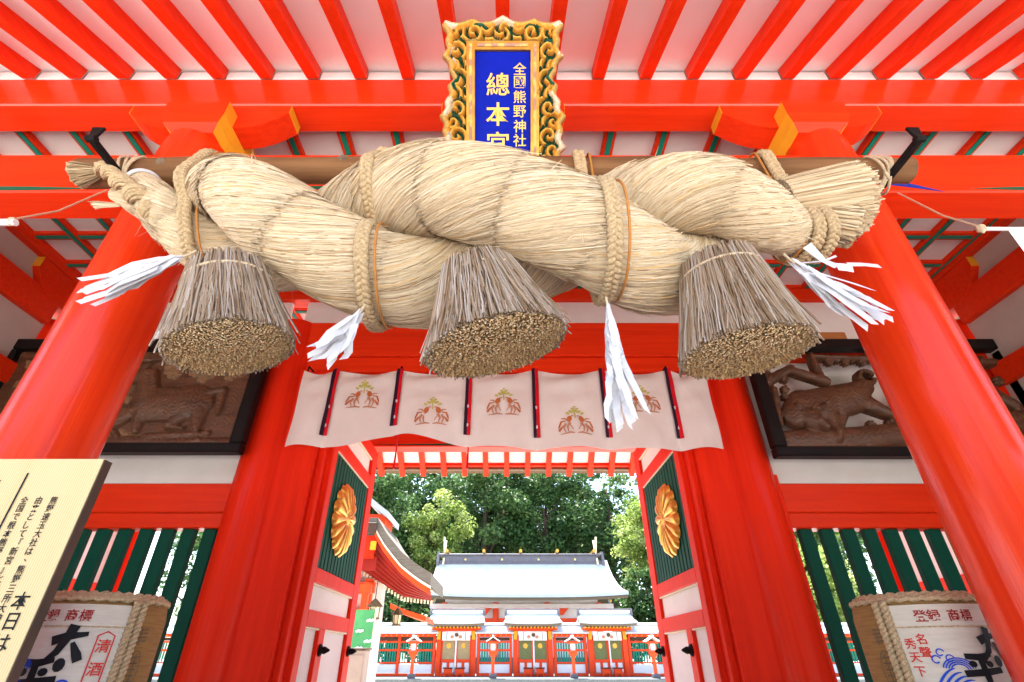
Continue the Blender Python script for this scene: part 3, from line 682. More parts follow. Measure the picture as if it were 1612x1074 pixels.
# cord lashings between the log and the hooks
for s, lab in ((-1, 'pale cord lashing round the log at the left iron hook'), (1, 'pale cord lashing knotted round the log at the right iron hook')):
    X0 = s * 2.205 - .02 * s; b = MB()
    for j in range(4):
        xx = X0 + (-.04 + .024 * j) * 1.0
        b.tube([(xx + .02 * math.sin(a * 2 + j), 1.965 + .098 * math.cos(a), 3.925 + .115 * math.sin(a) - .02) for a in np.linspace(0, 2 * math.pi, 25)[:-1]], .008, 6, closed=True)
    b.tube([(X0 - .03, 1.88, 3.84), (X0 - .06, 1.85, 3.79), (X0 - .05, 1.86, 3.75)], .008, 6)
    ob('log_lashing', b, M['hemp'], smooth='all', label=lab, cat='cord', group='lashings of the log')

# ------------------------------------------------------------------ tassels
tas = [((-1.265, 1.765, 2.97), (-1.165, 1.81, 2.60), .25, 'leftmost straw tassel, hanging in front of the horse carving'), ((-.125, 1.75, 2.97), (-.035, 1.80, 2.60), .305, 'middle straw tassel, hanging above the white curtain'), ((.985, 1.77, 3.02), (1.02, 1.81, 2.575), .27, 'rightmost straw tassel, hanging beside the white curtain and lion carving')]
for (top, bot, rb_, lab) in tas:
    top = np.array(top); bot = np.array(bot); d = bot - top; L = np.linalg.norm(d); d = d / L; e1 = np.cross(d, (0, 1., 0)); e1 /= np.linalg.norm(e1); e2 = np.cross(d, e1)
    tk = thing('straw_tassel', tuple(top), lab, 'tassel', 'straw tassels under the rope')
    def prof(t): return .165 + (rb_ - .165) * (t ** .95)
    # outer and inner stems down the side
    n = 2300; a = rng.uniform(0, 2 * math.pi, n); lay = rng.random(n) ** 1.6; sg_ = 6; tt = np.linspace(0, 1, sg_)
    st = rng.uniform(-.04, .05, n); ln = L * (.975 + rng.normal(0, .010, n)) - st
    rr = prof(np.clip(tt, 0, 1))[None] * (1 - .16 * lay[:, None]) * (1 + rng.normal(0, .012, n)[:, None] * tt[None]) + np.where(rng.random(n) < .03, .03, 0)[:, None] * tt[None] ** 2
    aa = a[:, None] + (rng.normal(0, .07, n)[:, None]) * tt[None] + .015 * rng.normal(0, 1, (n, sg_))
    P = top + (st[:, None] + ln[:, None] * tt[None])[..., None] * d + rr[..., None] * (np.cos(aa)[..., None] * e1 + np.sin(aa)[..., None] * e2)
    rad_ = np.cos(aa)[..., None] * e1 + np.sin(aa)[..., None] * e2; tan_ = -np.sin(aa)[..., None] * e1 + np.cos(aa)[..., None] * e2
    sr_ = rng.uniform(.0028, .0055, n)[:, None, None]
    V = np.stack([P + rad_ * sr_, P - rad_ * sr_ * .5 + tan_ * sr_ * .87, P - rad_ * sr_ * .5 - tan_ * sr_ * .87], 2).reshape(-1, 3)
    base = (np.arange(n) * sg_ * 3)[:, None, None] + (np.arange(sg_ - 1) * 3)[None, :, None] + np.arange(3)[None, None]
    nx_ = (np.arange(n) * sg_ * 3)[:, None, None] + (np.arange(sg_ - 1) * 3)[None, :, None] + ((np.arange(3) + 1) % 3)[None, None]
    F = np.stack([base, nx_, nx_ + 3, base + 3], -1).reshape(-1, 4)
    tone = np.repeat(np.clip(rng.normal(.55, .24, n), 0, 1), (sg_ - 1) * 3)
    ob('straw_stem', fast_mesh('straw_stem', V - top, F, tone), M['stem'], tk, kind='stuff')
    # core and packed cut ends
    ob('core', MB().tube([top - d * .03, top + d * .03, top + d * L * .5, bot - d * .05], [.10, prof(.05) * .85, prof(.5) * .87, prof(.93) * .88], 28), M['strawshade'], tk)
    n = 6000; q = np.sqrt((np.arange(n) + .5) / n); a = np.arange(n) * 2.39996 + rng.normal(0, .02, n); r_ = q * rb_ * .97 + rng.normal(0, .002, n); k6 = 6
    hb = rng.normal(0, .006, n) - .022 * q ** 2 + .010; hb[rng.random(n) < .05] -= .016
    out = np.cos(a)[:, None] * e1 + np.sin(a)[:, None] * e2; cpt = bot + r_[:, None] * out + hb[:, None] * d
    ax = d + out * (.55 * q)[:, None] + rng.normal(0, .10, (n, 3)); ax /= np.linalg.norm(ax, axis=1)[:, None]
    s1 = np.cross(ax, e2); s1 /= np.linalg.norm(s1, axis=1)[:, None]; s2 = np.cross(ax, s1)
    rad6 = rng.uniform(.0030, .0049, n) * (rb_ / .27) ** .8; an = np.arange(k6) * 2 * math.pi / k6
    ring = (np.cos(an)[None, :, None] * s1[:, None] + np.sin(an)[None, :, None] * s2[:, None]) * rad6[:, None, None]
    V = np.concatenate([cpt[:, None] + ring, cpt[:, None] + ring - ax[:, None] * .06], 1).reshape(-1, 3); o12 = np.arange(n) * 12
    Fs = np.stack([np.stack([o12 + j, o12 + (j + 1) % 6, o12 + 6 + (j + 1) % 6, o12 + 6 + j], -1) for j in range(6)], 1).reshape(-1, 4)
    Fc = np.concatenate([np.stack([o12, o12 + 1, o12 + 2, o12 + 3], -1), np.stack([o12, o12 + 3, o12 + 4, o12 + 5], -1)])
    tn = np.clip(rng.normal(.62, .22, n), 0, 1)
    ob('straw_end', fast_mesh('straw_end', V - top, np.concatenate([Fs, Fc]), np.concatenate([np.repeat(tn * .6, 6), tn, tn])), M['stemend'], tk, kind='stuff')
    ob('collar_cord', MB().tube([top + d * .05 + (prof(.08) + .006) * (math.cos(x) * e1 + math.sin(x) * e2) for x in np.linspace(0, 2 * math.pi, 33)[:-1]], .007, 6, closed=True), M['hemp'], tk, smooth='all')

# ------------------------------------------------------------------ shide paper streamers
def shide(p0, p1, wd, lab, n=8, curl=.0, seed=0):
    r_ = np.random.default_rng(seed); p0 = np.array(p0, float); p1 = np.array(p1, float); d = p1 - p0; L = np.linalg.norm(d); d /= L
    sd = np.cross(d, (0, 1., 0)); sd /= np.linalg.norm(sd); nn = np.cross(sd, d)
    tk = thing('shide_streamer', tuple(p0), lab, 'paper streamer', 'white paper streamers on the straw rope')
    ob('twine', MB().tube([p0 - d * .03 + np.array([0, 0, .01]), p0, p0 + d * .03], .006, 6), M['hemp'], tk)
    for i in range(n):
        f_ = (i + .5) / n - .5; m_ = 9 if L > .5 else 4; b = MB(); ta = r_.uniform(0, .30) if i else 0; tb = min(1, ta + r_.uniform(.48, .72)); tb = 1. - .1 * r_.random() if i % 3 == 0 else tb
        w_ = r_.uniform(.020, .036); dep = r_.normal(0, .035); bow = r_.normal(0, .04) + .07 * f_; ph = r_.uniform(0, 6); row = []
        for j in range(m_ + 1):
            t = ta + (tb - ta) * j / m_; sp = min(1, .10 + 1.5 * t); ww = w_ * min(1, .25 + 3 * t) * (1 - .35 * max(0, j / m_ - .75) * 4 * (i % 2))
            k_ = (.008 if L > .5 else .0045) * ((j % 2) * 2 - 1) * min(1, 2 * t)
            c_ = p0 + d * L * t + sd * (f_ * wd * sp + bow * max(0, t - .35) ** 1.5 + curl * t * t + k_ * .6) + nn * (dep * t + .012 * math.sin(7 * t + ph) + k_)
            sl = d * (.010 * (1 if i % 2 else -1))
            row.append([c_ - sd * ww / 2 - sl, c_ + sd * ww / 2 + sl])
        b.sheet(np.array(row)); ob('paper_strip', b, M['paper'], tk)
    return tk
shide((-1.47, 1.74, 3.08), (-1.87, 1.74, 2.86), .11, 'white paper streamer blown sideways over the left pillar', 20, .03, 3)
shide((-.615, 1.72, 2.74), (-.735, 1.72, 2.47), .10, 'white paper streamer left of the middle tassel', 18, -.01, 5)
shide((.43, 1.70, 2.76), (.435, 1.68, 2.20), .055, 'long white paper streamer hanging straight, right of the middle tassel', 18, .0, 9)
shide((1.31, 1.74, 3.05), (1.58, 1.72, 2.66), .12, 'white paper streamer blown towards the right pillar', 20, .02, 12)
tk = thing('shide_streamer', (1.42, 1.74, 3.14), 'small folded white paper strip above the streamer blown at the right pillar', 'paper streamer', 'white paper streamers on the straw rope')
for pts, w_ in ((((1.42, 3.14), (1.47, 3.05), (1.50, 2.99)), .045), (((1.50, 2.995), (1.54, 2.99), (1.57, 2.985)), .05), (((1.56, 3.01), (1.63, 3.015), (1.71, 3.01)), .035), (((1.36, 3.03), (1.47, 3.045), (1.55, 3.09)), .012)):
    ob('paper_strip', MB().stroke(pts, w_, lambda x, z: (x, 1.74 + .3 * (x - 1.5) ** 2 - .02 * math.sin(z * 30), z)), M['paper'], tk)

# ------------------------------------------------------------------ plaque, leaning forward
po = np.array([0., 2.22, 4.46]); pe = np.array([0, -.536, .844]); pn = np.array([0, -.844, -.536])
PS = .00439
def pf(h): return lambda x, y: po + np.array([1, 0, 0]) * x + pe * y + pn * h
plq = thing('shrine_plaque', tuple(po), 'blue name plaque with gold characters in a scalloped gilt carved frame', 'plaque')
def prect(b, x0, x1, y0, y1, h0, h1): b.prism([(x0, y0), (x1, y0), (x1, y1), (x0, y1)], (po + pn * h0, (1, 0, 0), pe, pn), h1 - h0)
b = MB(); prect(b, -.21, .17, -.42, .68, .0, .03); ob('blue_board', b, M['blue'], plq)
for (x0, x1, y0, y1) in ((-.268, -.211, -.46, .74), (.171, .228, -.46, .74), (-.2105, .1705, .681, .74), (-.2105, .1705, -.46, -.421)):
    b = MB(); prect(b, x0, x1, y0, y1, .0, .055); o = ob('inner_moulding', b, M['gold'], plq)
    b = MB()
    lx, ly = x1 - x0, y1 - y0
    if lx < ly: prect(b, x0 + lx * .32, x1 - lx * .32, y0 + .02, y1 - .02, .0555, .062)
    else: prect(b, x0 + .02, x1 - .02, y0 + ly * .32, y1 - ly * .32, .0555, .062)
    ob('moulding_band', b, mat('aged_brown_band', (.36, .20, .15), .6, (.62, .42, .13), (14, 14, 14), lo=.45, hi=.55), plq)
# carved scalloped border as relief
gx = np.linspace(-.475, .435, 190); gy = np.linspace(-.62, .955, 320); XX, YY = np.meshgrid(gx, gy, indexing='ij')
cxp = XX + .02
half_w = .415 - .026 * np.abs(np.sin((YY - .02) * 15.)) ** .7 - .045 * np.exp(-((YY - .47) / .10) ** 2) + .02 * np.exp(-((YY - .15) / .2) ** 2) + .008 * np.sin(YY * 61)
top_h = .905 - .03 * np.abs(np.sin(cxp * 15.)) + .0 * cxp + .02 * np.exp(-(cxp / .1) ** 2)
inside = (np.abs(cxp) < half_w) & (YY < top_h) & (YY > -.58)
hole = (np.abs(cxp) < .247) & (YY < .741) & (YY > -.461)
edge = np.minimum(half_w - np.abs(cxp), top_h - YY)
scen = [(-.33, .81), (.33, .81), (-.20, .80), (.20, .80), (0, .81), (-.10, .84), (.10, .84)] + [(sx * (.315 + .03 * (k % 2)), .68 - .098 * k) for k in range(12) for sx in (-1, 1)]
best = np.full(XX.shape, 9.); tonev = np.zeros(XX.shape); hv = np.zeros(XX.shape)
for i, (a_, b_) in enumerate(scen):
    dx, dy = cxp - a_, YY - b_; dx = dx * (1 if a_ <= 0 else -1); r_ = np.hypot(dx, dy); an = np.arctan2(dy, dx); sp = np.sin(an * (3 if i == 4 else 1) + r_ * 120 + i)
    m_ = r_ < best; best = np.where(m_, r_, best); tonev = np.where(m_, sp, tonev)
ripple = .5 + .5 * np.sin(XX * 90 + 5 * np.sin(YY * 37)) * np.sin(YY * 80 + 4 * np.sin(XX * 41))
h_ = .03 + .04 * np.clip(tonev, -.8, 1) + .012 * ripple
tn = np.where(tonev > -.5, .27 + .3 * np.clip(.5 + .5 * tonev, 0, 1) + .05 * ripple, .1)  # gold darkens with depth, recess shade put into the tone; green is paint
rim = edge < .055; h_ = np.where(rim, .035 + .03 * np.sin(np.clip(edge, 0, .055) / .055 * math.pi) + .008 * ripple, h_)
wob = np.sin(YY * 21 + 1) + np.sin(cxp * 17 + YY * 9)
tn = np.where(rim, np.where(edge < .03, np.where(wob > .9, .9, .70), np.where(wob > .5, .9, np.where(wob < -.9, .1, .45))), tn)
keep = inside & ~hole; idx = -np.ones(XX.shape, int)
cells = keep[:-1, :-1] & keep[1:, :-1] & keep[:-1, 1:] & keep[1:, 1:]
V = (po + XX[..., None] * np.array([1, 0, 0]) + YY[..., None] * pe + h_[..., None] * pn).reshape(-1, 3); ny = len(gy)
ii, jj = np.nonzero(cells); F = np.stack([ii * ny + jj, (ii + 1) * ny + jj, (ii + 1) * ny + jj + 1, ii * ny + jj + 1], -1)
nv = len(V); Vb = (po + XX[..., None] * np.array([1, 0, 0]) + YY[..., None] * pe).reshape(-1, 3)
sides = []
for di, dj, e0, e1 in ((-1, 0, (0, 0), (0, 1)), (1, 0, (1, 1), (1, 0)), (0, -1, (1, 0), (0, 0)), (0, 1, (0, 1), (1, 1))):
    for i, j in zip(ii, jj):
        a_, b_ = i + di, j + dj
        if not (0 <= a_ < cells.shape[0] and 0 <= b_ < cells.shape[1] and cells[a_, b_]):
            p, q = (i + e0[0]) * ny + j + e0[1], (i + e1[0]) * ny + j + e1[1]; sides.append((p, q, q + nv, p + nv))
ob('carved_frame', fast_mesh('carved_frame', np.concatenate([V, Vb]) - po, np.concatenate([F, np.array(sides)]), np.concatenate([tn[ii, jj], np.full(len(sides), .7)])), M['carvedgilt'], plq)
px = lambda u, v: ((u - 796) * PS, (235 - v) * PS)
b = MB()
for ch, u, v, sz in (('總', 784, 131, .168), ('本', 784, 178, .172), ('宮', 784, 224, .172)): write(b, ch, *px(u, v), sz, pf(.034), .010)
for ch, v in zip('全國熊野神社', (107, 128, 151, 174, 197, 219)): write(b, ch, *px(818, v), .093, pf(.034), .006)
write(b, '印', *px(784, 290), .1, pf(.034), .01) if False else None
ob('gold_lettering', b, M['goldink'], plq)
b = MB(); prect(b, -.3, .26, -.5, .78, -.05, -.001); ob('back_board', b, M['red'], plq)
b = MB().box(-.03, .0, 2.15, 2.46, 4.2, 4.26); 

# ------------------------------------------------------------------ curtain
ct = thing('noren_curtain', (0, 4.75, 3.2), 'pinkish white gate curtain with crests and red and dark straps', 'curtain')
nx_, nz_ = 220, 40; CX = np.linspace(-2.19, 2.16, nx_); TT = np.linspace(0, 1, nz_)
ties = np.array([-2.19, -1.83, -1.14, -.39, .315, 1.04, 1.75, 2.16])
def cl(x, t):
    k = np.clip(np.searchsorted(ties, x) - 1, 0, 6); u_ = (x - ties[k]) / (ties[k + 1] - ties[k])
    zt = 4.135 - .045 * np.sin(np.pi * u_); zb = 3.235 + .155 * np.exp(-((x + 1.05) / .36) ** 2) + .03 * np.exp(-((x + .3) / .4) ** 2) + .03 * np.exp(-((x + 1.9) / .4) ** 2) - .01 * np.cos(x * 4)
    z = zt + (zb - zt) * t
    y = 4.75 - .075 * np.sin(np.pi * u_) * (.4 + .6 * t) + .045 * np.sin(np.pi * u_) * np.sin(22 * t + 3 * u_) * np.exp(-5 * t) + .012 * np.sin(x * 9 + 5 * t) * t + .006 * np.sin(17 * x - 9 * t)
    return np.stack([x, y, z], -1)
P = cl(CX[:, None] * np.ones(nz_)[None], np.ones(nx_)[:, None] * TT[None]); b = MB().sheet(P)
ob('cloth', b, M['cloth'], ct, smooth='all')
for x in ties[1:-1]:
    tz = np.linspace(-.02, .865, 24)
    def ribbon(x0, x1):
        Q = np.stack([cl(np.full(24, q), tz) + np.array([0, -.016, 0]) for q in np.linspace(x0, x1, 4)]); return MB().slab(Q, (0, -1, 0), .004)
    ob('dark_strap', ribbon(x - .034, x - .0005), M['strapdark'], ct); ob('red_strap', ribbon(x + .0005, x + .034), M['strapred'], ct)
    for tq in (.5, .74):
        q = cl(np.array([x]), np.array([tq]))[0]
        ob('silver_knot', MB().disc((q[0], q[2]), .012, lambda a, c_: (a, q[1] - .022, c_), 8, 1.6), M['paper'], ct)
for x in (-1.10, -.38):
    ob('hanging_cord', MB().tube([(x, 4.80, 3.6), (x + .004, 4.80, 3.22), (x, 4.80, 3.06)], [.008, .008, .014], 7), M['strapred'], ct)
for x in (-2.15, -1.14, 1.75):
    ob('hook', MB().tube([(x, 4.9, 4.2), (x, 4.76, 4.19), (x, 4.75, 4.13)], .009, 6), M['iron'], ct)
def emblem(xc, zc):
    def fn(x, y):
        X = xc + x; t_ = (4.1 - (zc + y)) / .87; q = cl(np.array([X]), np.array([t_]))[0]; return (X, q[1] - .010 - eps[0], zc + y)
    eps = [0]; bg_, bb_, bp_ = MB(), MB(), MB()
    for a_, h, r_ in ((-.075, .135, .022), (-.04, .155, .026), (0, .165, .03), (.04, .155, .026), (.075, .135, .022), (-.02, .19, .02), (.022, .188, .02), (0, .212, .014)):
        bg_.disc((a_, h), r_, fn, 7, .6, rot=a_ * 6); 
    bg_.stroke([(0, .15), (0, .08)], .012, fn)
    for s in (-1, 1):
        eps[0] = .001; bb_ = MB()
        bb_.disc((s * .062, .068), .026, fn, 9, 1.5, rot=s * .35)
        bb_.stroke([(s * .045, .10), (s * .03, .108), (s * .018, .10)], .01, fn)
        bb_.stroke([(s * .10, .045), (s * .145, .04), (s * .165, -.01), (s * .172, -.035)], [.012, .018, .016, .006], fn)
        bb_.stroke([(s * .12, .0), (s * .15, -.035), (s * .17, -.06)], [.008, .02, .024], fn)
        ob('crest_animal', bb_, M['embbrown'], ct)
        bp_.stroke([(s * .07, .04), (s * .11, .075), (s * .145, .075)], [.014, .018, .008], fn)
        bp_.stroke([(s * .055, .03), (s * .085, -.015), (s * .075, -.07)], [.03, .022, .01], fn)
        bp_.stroke([(s * .06, .01), (s * .035, -.03), (s * .03, -.05)], [.012, .01, .008], fn)
        bp_.stroke([(s * .10, .02), (s * .12, -.03), (s * .105, -.075)], [.026, .016, .01], fn)
        bp_.stroke([(s * .015, -.085), (s * .06, -.078), (s * .12, -.088), (s * .16, -.095)], [.012, .02, .014, .006], fn)
    ob('crest_tree', bg_, M['embgold'], ct); ob('crest_outline', bp_, M['embpale'], ct)
for u, v in ((573, 630), (681, 656), (793, 641), (905, 671), (1010, 637)):
    d = 4.75 / (math.cos(R(32.4)) + math.sin(R(32.4)) * 0 + 0) if False else 0
    el = math.tan(R(32.4) - math.atan((v - 537) / 785)); h = 4.75 * el; dd = 4.75 * math.cos(R(32.4)) + h * math.sin(R(32.4))
    emblem((u - 796) / 785 * dd, 1.5 + h - .02)

# ------------------------------------------------------------------ carved panels
def relief(x0, x1, z0, z1, caps, bumps, solid, y, seed):
    nx, nz = 400, 170; X, Z = np.meshgrid(np.linspace(x0, x1, nx), np.linspace(z0, z1, nz), indexing='ij'); H = np.zeros(X.shape); T = np.zeros(X.shape)
    for (a, b_, c_, d_, r0, r1, h) in caps:
        dx, dz = c_ - a, d_ - b_; L2 = dx * dx + dz * dz + 1e-9; t_ = np.clip(((X - a) * dx + (Z - b_) * dz) / L2, 0, 1)
        D = np.hypot(X - a - t_ * dx, Z - b_ - t_ * dz); r_ = r0 + (r1 - r0) * t_; val = h * np.sqrt(np.clip(1 - (D / r_) ** 2, 0, 1)); k = .01
        H = np.maximum(H, val) + k * np.exp(-np.abs(H - val) / k) * (np.minimum(H, val) > 0) * .5
    for (a, b_, r_, pet) in bumps:
        dx, dz = X - a, Z - b_; D = np.hypot(dx, dz); an = np.arctan2(dz, dx); rim = r_ * (.75 + .25 * np.abs(np.cos(an * pet / 2)))
        val = .03 * np.sqrt(np.clip(1 - (D / rim) ** 2, 0, 1)) * (.7 + .3 * np.abs(np.cos(an * pet / 2))) * (1 - .5 * np.exp(-(D / (r_ * .3)) ** 2)); T = np.where(val > H, 1, T); H = np.maximum(H, val)
    r_ = np.random.default_rng(seed); W = sum(np.sin(X * r_.uniform(10, 70) + r_.uniform(0, 6) + Z * r_.uniform(-60, 60)) for _ in range(7)) / 7
    mask = H > .004; ch = np.abs(np.sin(X * 95 + 26 * H * 10 + 3 * np.sin(Z * 23) + 1.5 * np.sin(X * 41))) * np.abs(np.sin(Z * 70 + 2.5 * np.sin(X * 31) + H * 90)); H = H + np.where(mask, .005 * W + .007 * ch, (.003 * W + .004 * ch) if solid else 0)
    if solid: mask[:] = True
    cells = mask[:-1, :-1] & mask[1:, :-1] & mask[:-1, 1:] & mask[1:, 1:]; ii, jj = np.nonzero(cells)
    V = np.stack([X, y - H, Z], -1).reshape(-1, 3); F = np.stack([ii * nz + jj, (ii + 1) * nz + jj, (ii + 1) * nz + jj + 1, ii * nz + jj + 1], -1)
    b = MB(); b.v = [tuple(p) for p in V]; b.f = [tuple(q) for q in F.tolist()]; b.mi = [int(T[i, j] > .5) for i, j in zip(ii, jj)]
    if not solid:   # give the openwork its thickness
        nv = len(V); b.v += [(p[0], y + .05, p[2]) for p in V]
        for di, dj, e0, e1 in ((-1, 0, (0, 0), (0, 1)), (1, 0, (1, 1), (1, 0)), (0, -1, (1, 0), (0, 0)), (0, 1, (0, 1), (1, 1))):
            for i, j in zip(ii, jj):
                a_, c_ = i + di, j + dj
                if not (0 <= a_ < cells.shape[0] and 0 <= c_ < cells.shape[1] and cells[a_, c_]):
                    p, q = (i + e0[0]) * nz + j + e0[1], (i + e1[0]) * nz + j + e1[1]; b.f.append((p, q, q + nv, p + nv)); b.mi.append(0)
    return b
def frame(par, x0, x1, z0, z1, y, w_=.13):
    for a, b_, c_, d_ in ((x0, x1, z1 - w_, z1), (x0, x1, z0, z0 + w_ * .75), (x0, x0 + w_, z0 + w_ * .75 + .001, z1 - w_ - .001), (x1 - w_, x1, z0 + w_ * .75 + .001, z1 - w_ - .001)):
        ob('frame_bar', MB().box(a, b_, y - .05, y + .07, c_, d_, .012), M['black'], par)
YP = 4.72
hp = thing('carved_panel', (-4.05, YP, 3.17), 'black framed brown wood carving of a horse under blossoms, behind left pillar', 'carving', 'framed carvings on the side bays')
frame(hp, -5.5, -2.60, 3.19, 4.50, YP)
caps = [(-3.72, 3.72, -3.25, 3.74, .20, .21, .085), (-3.75, 3.80, -3.86, 4.05, .15, .085, .08), (-3.84, 4.07, -4.10, 3.98, .085, .05, .075), (-3.90, 4.12, -3.86, 4.2, .03, .012, .06), (-3.17, 3.68, -3.12, 3.45, .11, .05, .07), (-3.12, 3.45, -3.06, 3.33, .045, .035, .06), (-3.3, 3.62, -3.42, 3.48, .09, .05, .065), (-3.42, 3.48, -3.27, 3.45, .045, .03, .06), (-3.86, 3.62, -3.98, 3.45, .08, .045, .07), (-3.98, 3.45, -3.88, 3.36, .04, .03, .06), (-3.76, 3.6, -3.72, 3.42, .08, .04, .06),
        (-3.15, 3.85, -2.99, 3.88, .04, .05, .06), (-2.99, 3.88, -2.96, 3.62, .055, .03, .055), (-3.80, 4.1, -3.68, 3.88, .05, .03, .06), (-3.76, 4.0, -3.66, 3.78, .04, .025, .055),
        (-5.3, 3.33, -2.7, 3.30, .07, .06, .05), (-3.6, 3.36, -3.0, 3.40, .05, .04, .05), (-5.3, 4.3, -4.3, 4.15, .05, .04, .05), (-4.3, 4.2, -3.6, 4.28, .035, .025, .05), (-4.9, 3.4, -4.5, 3.9, .12, .06, .05)]
r2 = np.random.default_rng(4); bumps = [(r2.uniform(-3.75, -2.78), r2.uniform(4.02, 4.32), r2.uniform(.045, .08), 5) for _ in range(26)] + [(r2.uniform(-4.2, -3.45), r2.uniform(3.3, 3.42), r2.uniform(.03, .06), 7) for _ in range(14)] + [(r2.uniform(-5.3, -4.2), r2.uniform(3.4, 4.3), r2.uniform(.05, .08), 5) for _ in range(24)] + [(r2.uniform(-4.1, -3.95), r2.uniform(3.75, 3.95), .05, 5) for _ in range(4)]
ob('horse_relief', relief(-5.37, -2.73, 3.285, 4.37, caps, bumps, True, YP + .03, 1), [M['carved'], M['carvedtan']], hp, smooth='all')
lp = thing('carved_panel', (4.1, YP, 3.17), 'black framed openwork brown carving of a lion on a log, behind right pillar', 'carving', 'framed carvings on the side bays')
frame(lp, 2.64, 5.55, 3.15, 4.50, YP)
caps = [(3.18, 3.70, 3.62, 3.80, .19, .17, .10), (2.98, 3.60, 3.10, 3.72, .14, .17, .09), (3.62, 3.80, 3.80, 3.92, .17, .10, .09), (3.10, 3.56, 3.12, 3.52, .135, .12, .13), (3.14, 3.50, 3.19, 3.44, .075, .06, .15), (3.00, 3.63, 2.98, 3.68, .045, .03, .13), (3.22, 3.65, 3.26, 3.69, .045, .03, .13),
        (3.32, 3.64, 3.33, 3.42, .11, .06, .09), (3.33, 3.42, 3.30, 3.34, .065, .06, .10), (3.70, 3.78, 3.95, 3.60, .12, .05, .08), (3.95, 3.60, 4.02, 3.52, .05, .05, .08), (3.45, 3.62, 3.40, 3.50, .08, .05, .06),
        (2.74, 3.34, 3.6, 3.37, .09, .11, .07), (3.6, 3.37, 5.45, 3.56, .11, .12, .07), (2.74, 3.22, 5.45, 3.24, .07, .09, .05),
        (3.1, 4.12, 3.42, 4.0, .05, .06, .06), (3.38, 4.05, 3.36, 4.32, .05, .03, .06), (2.8, 4.0, 3.1, 4.15, .06, .05, .05), (3.36, 4.3, 4.0, 4.27, .03, .04, .05), (4.0, 4.3, 5.4, 4.22, .06, .05, .05), (4.3, 3.7, 4.9, 4.1, .16, .1, .07), (2.78, 3.5, 2.84, 3.9, .05, .04, .05), (4.9, 4.1, 5.3, 3.7, .08, .06, .06)]
for k in range(14):
    a = 2 * math.pi * k / 14 * .86 + .5; caps.append((3.86 + .075 * math.cos(a), 4.03 + .075 * math.sin(a), 3.86 + .075 * math.cos(a + .38), 4.03 + .075 * math.sin(a + .38), .03, .03, .07))
bumps = [(r2.uniform(3.7, 4.0), r2.uniform(3.42, 3.52), .05, 6) for _ in range(6)] + [(r2.uniform(2.76, 3.0), r2.uniform(3.6, 4.2), .05, 5) for _ in range(9)] + [(3.55 + .09 * k, 4.24 + .03 * (k % 2), .05, 7) for k in range(5)] + [(r2.uniform(4.3, 5.3), r2.uniform(3.8, 4.3), .06, 5) for _ in range(16)]
ob('lion_relief', relief(2.77, 5.42, 3.245, 4.37, caps, bumps, False, YP + .03, 2), [M['carved'], M['carved']], lp, smooth='all')
for s in (-1, 1):   # timber ledge the frames lean on, above
    G('panel_ledge', MB().box(s * 2.72, s * 3.9, 4.78, 4.96, 4.52, 4.66, .01), mat('bare_cedar', (.42, .17, .05), .6, (.34, .13, .04), (2, 20, 20)))

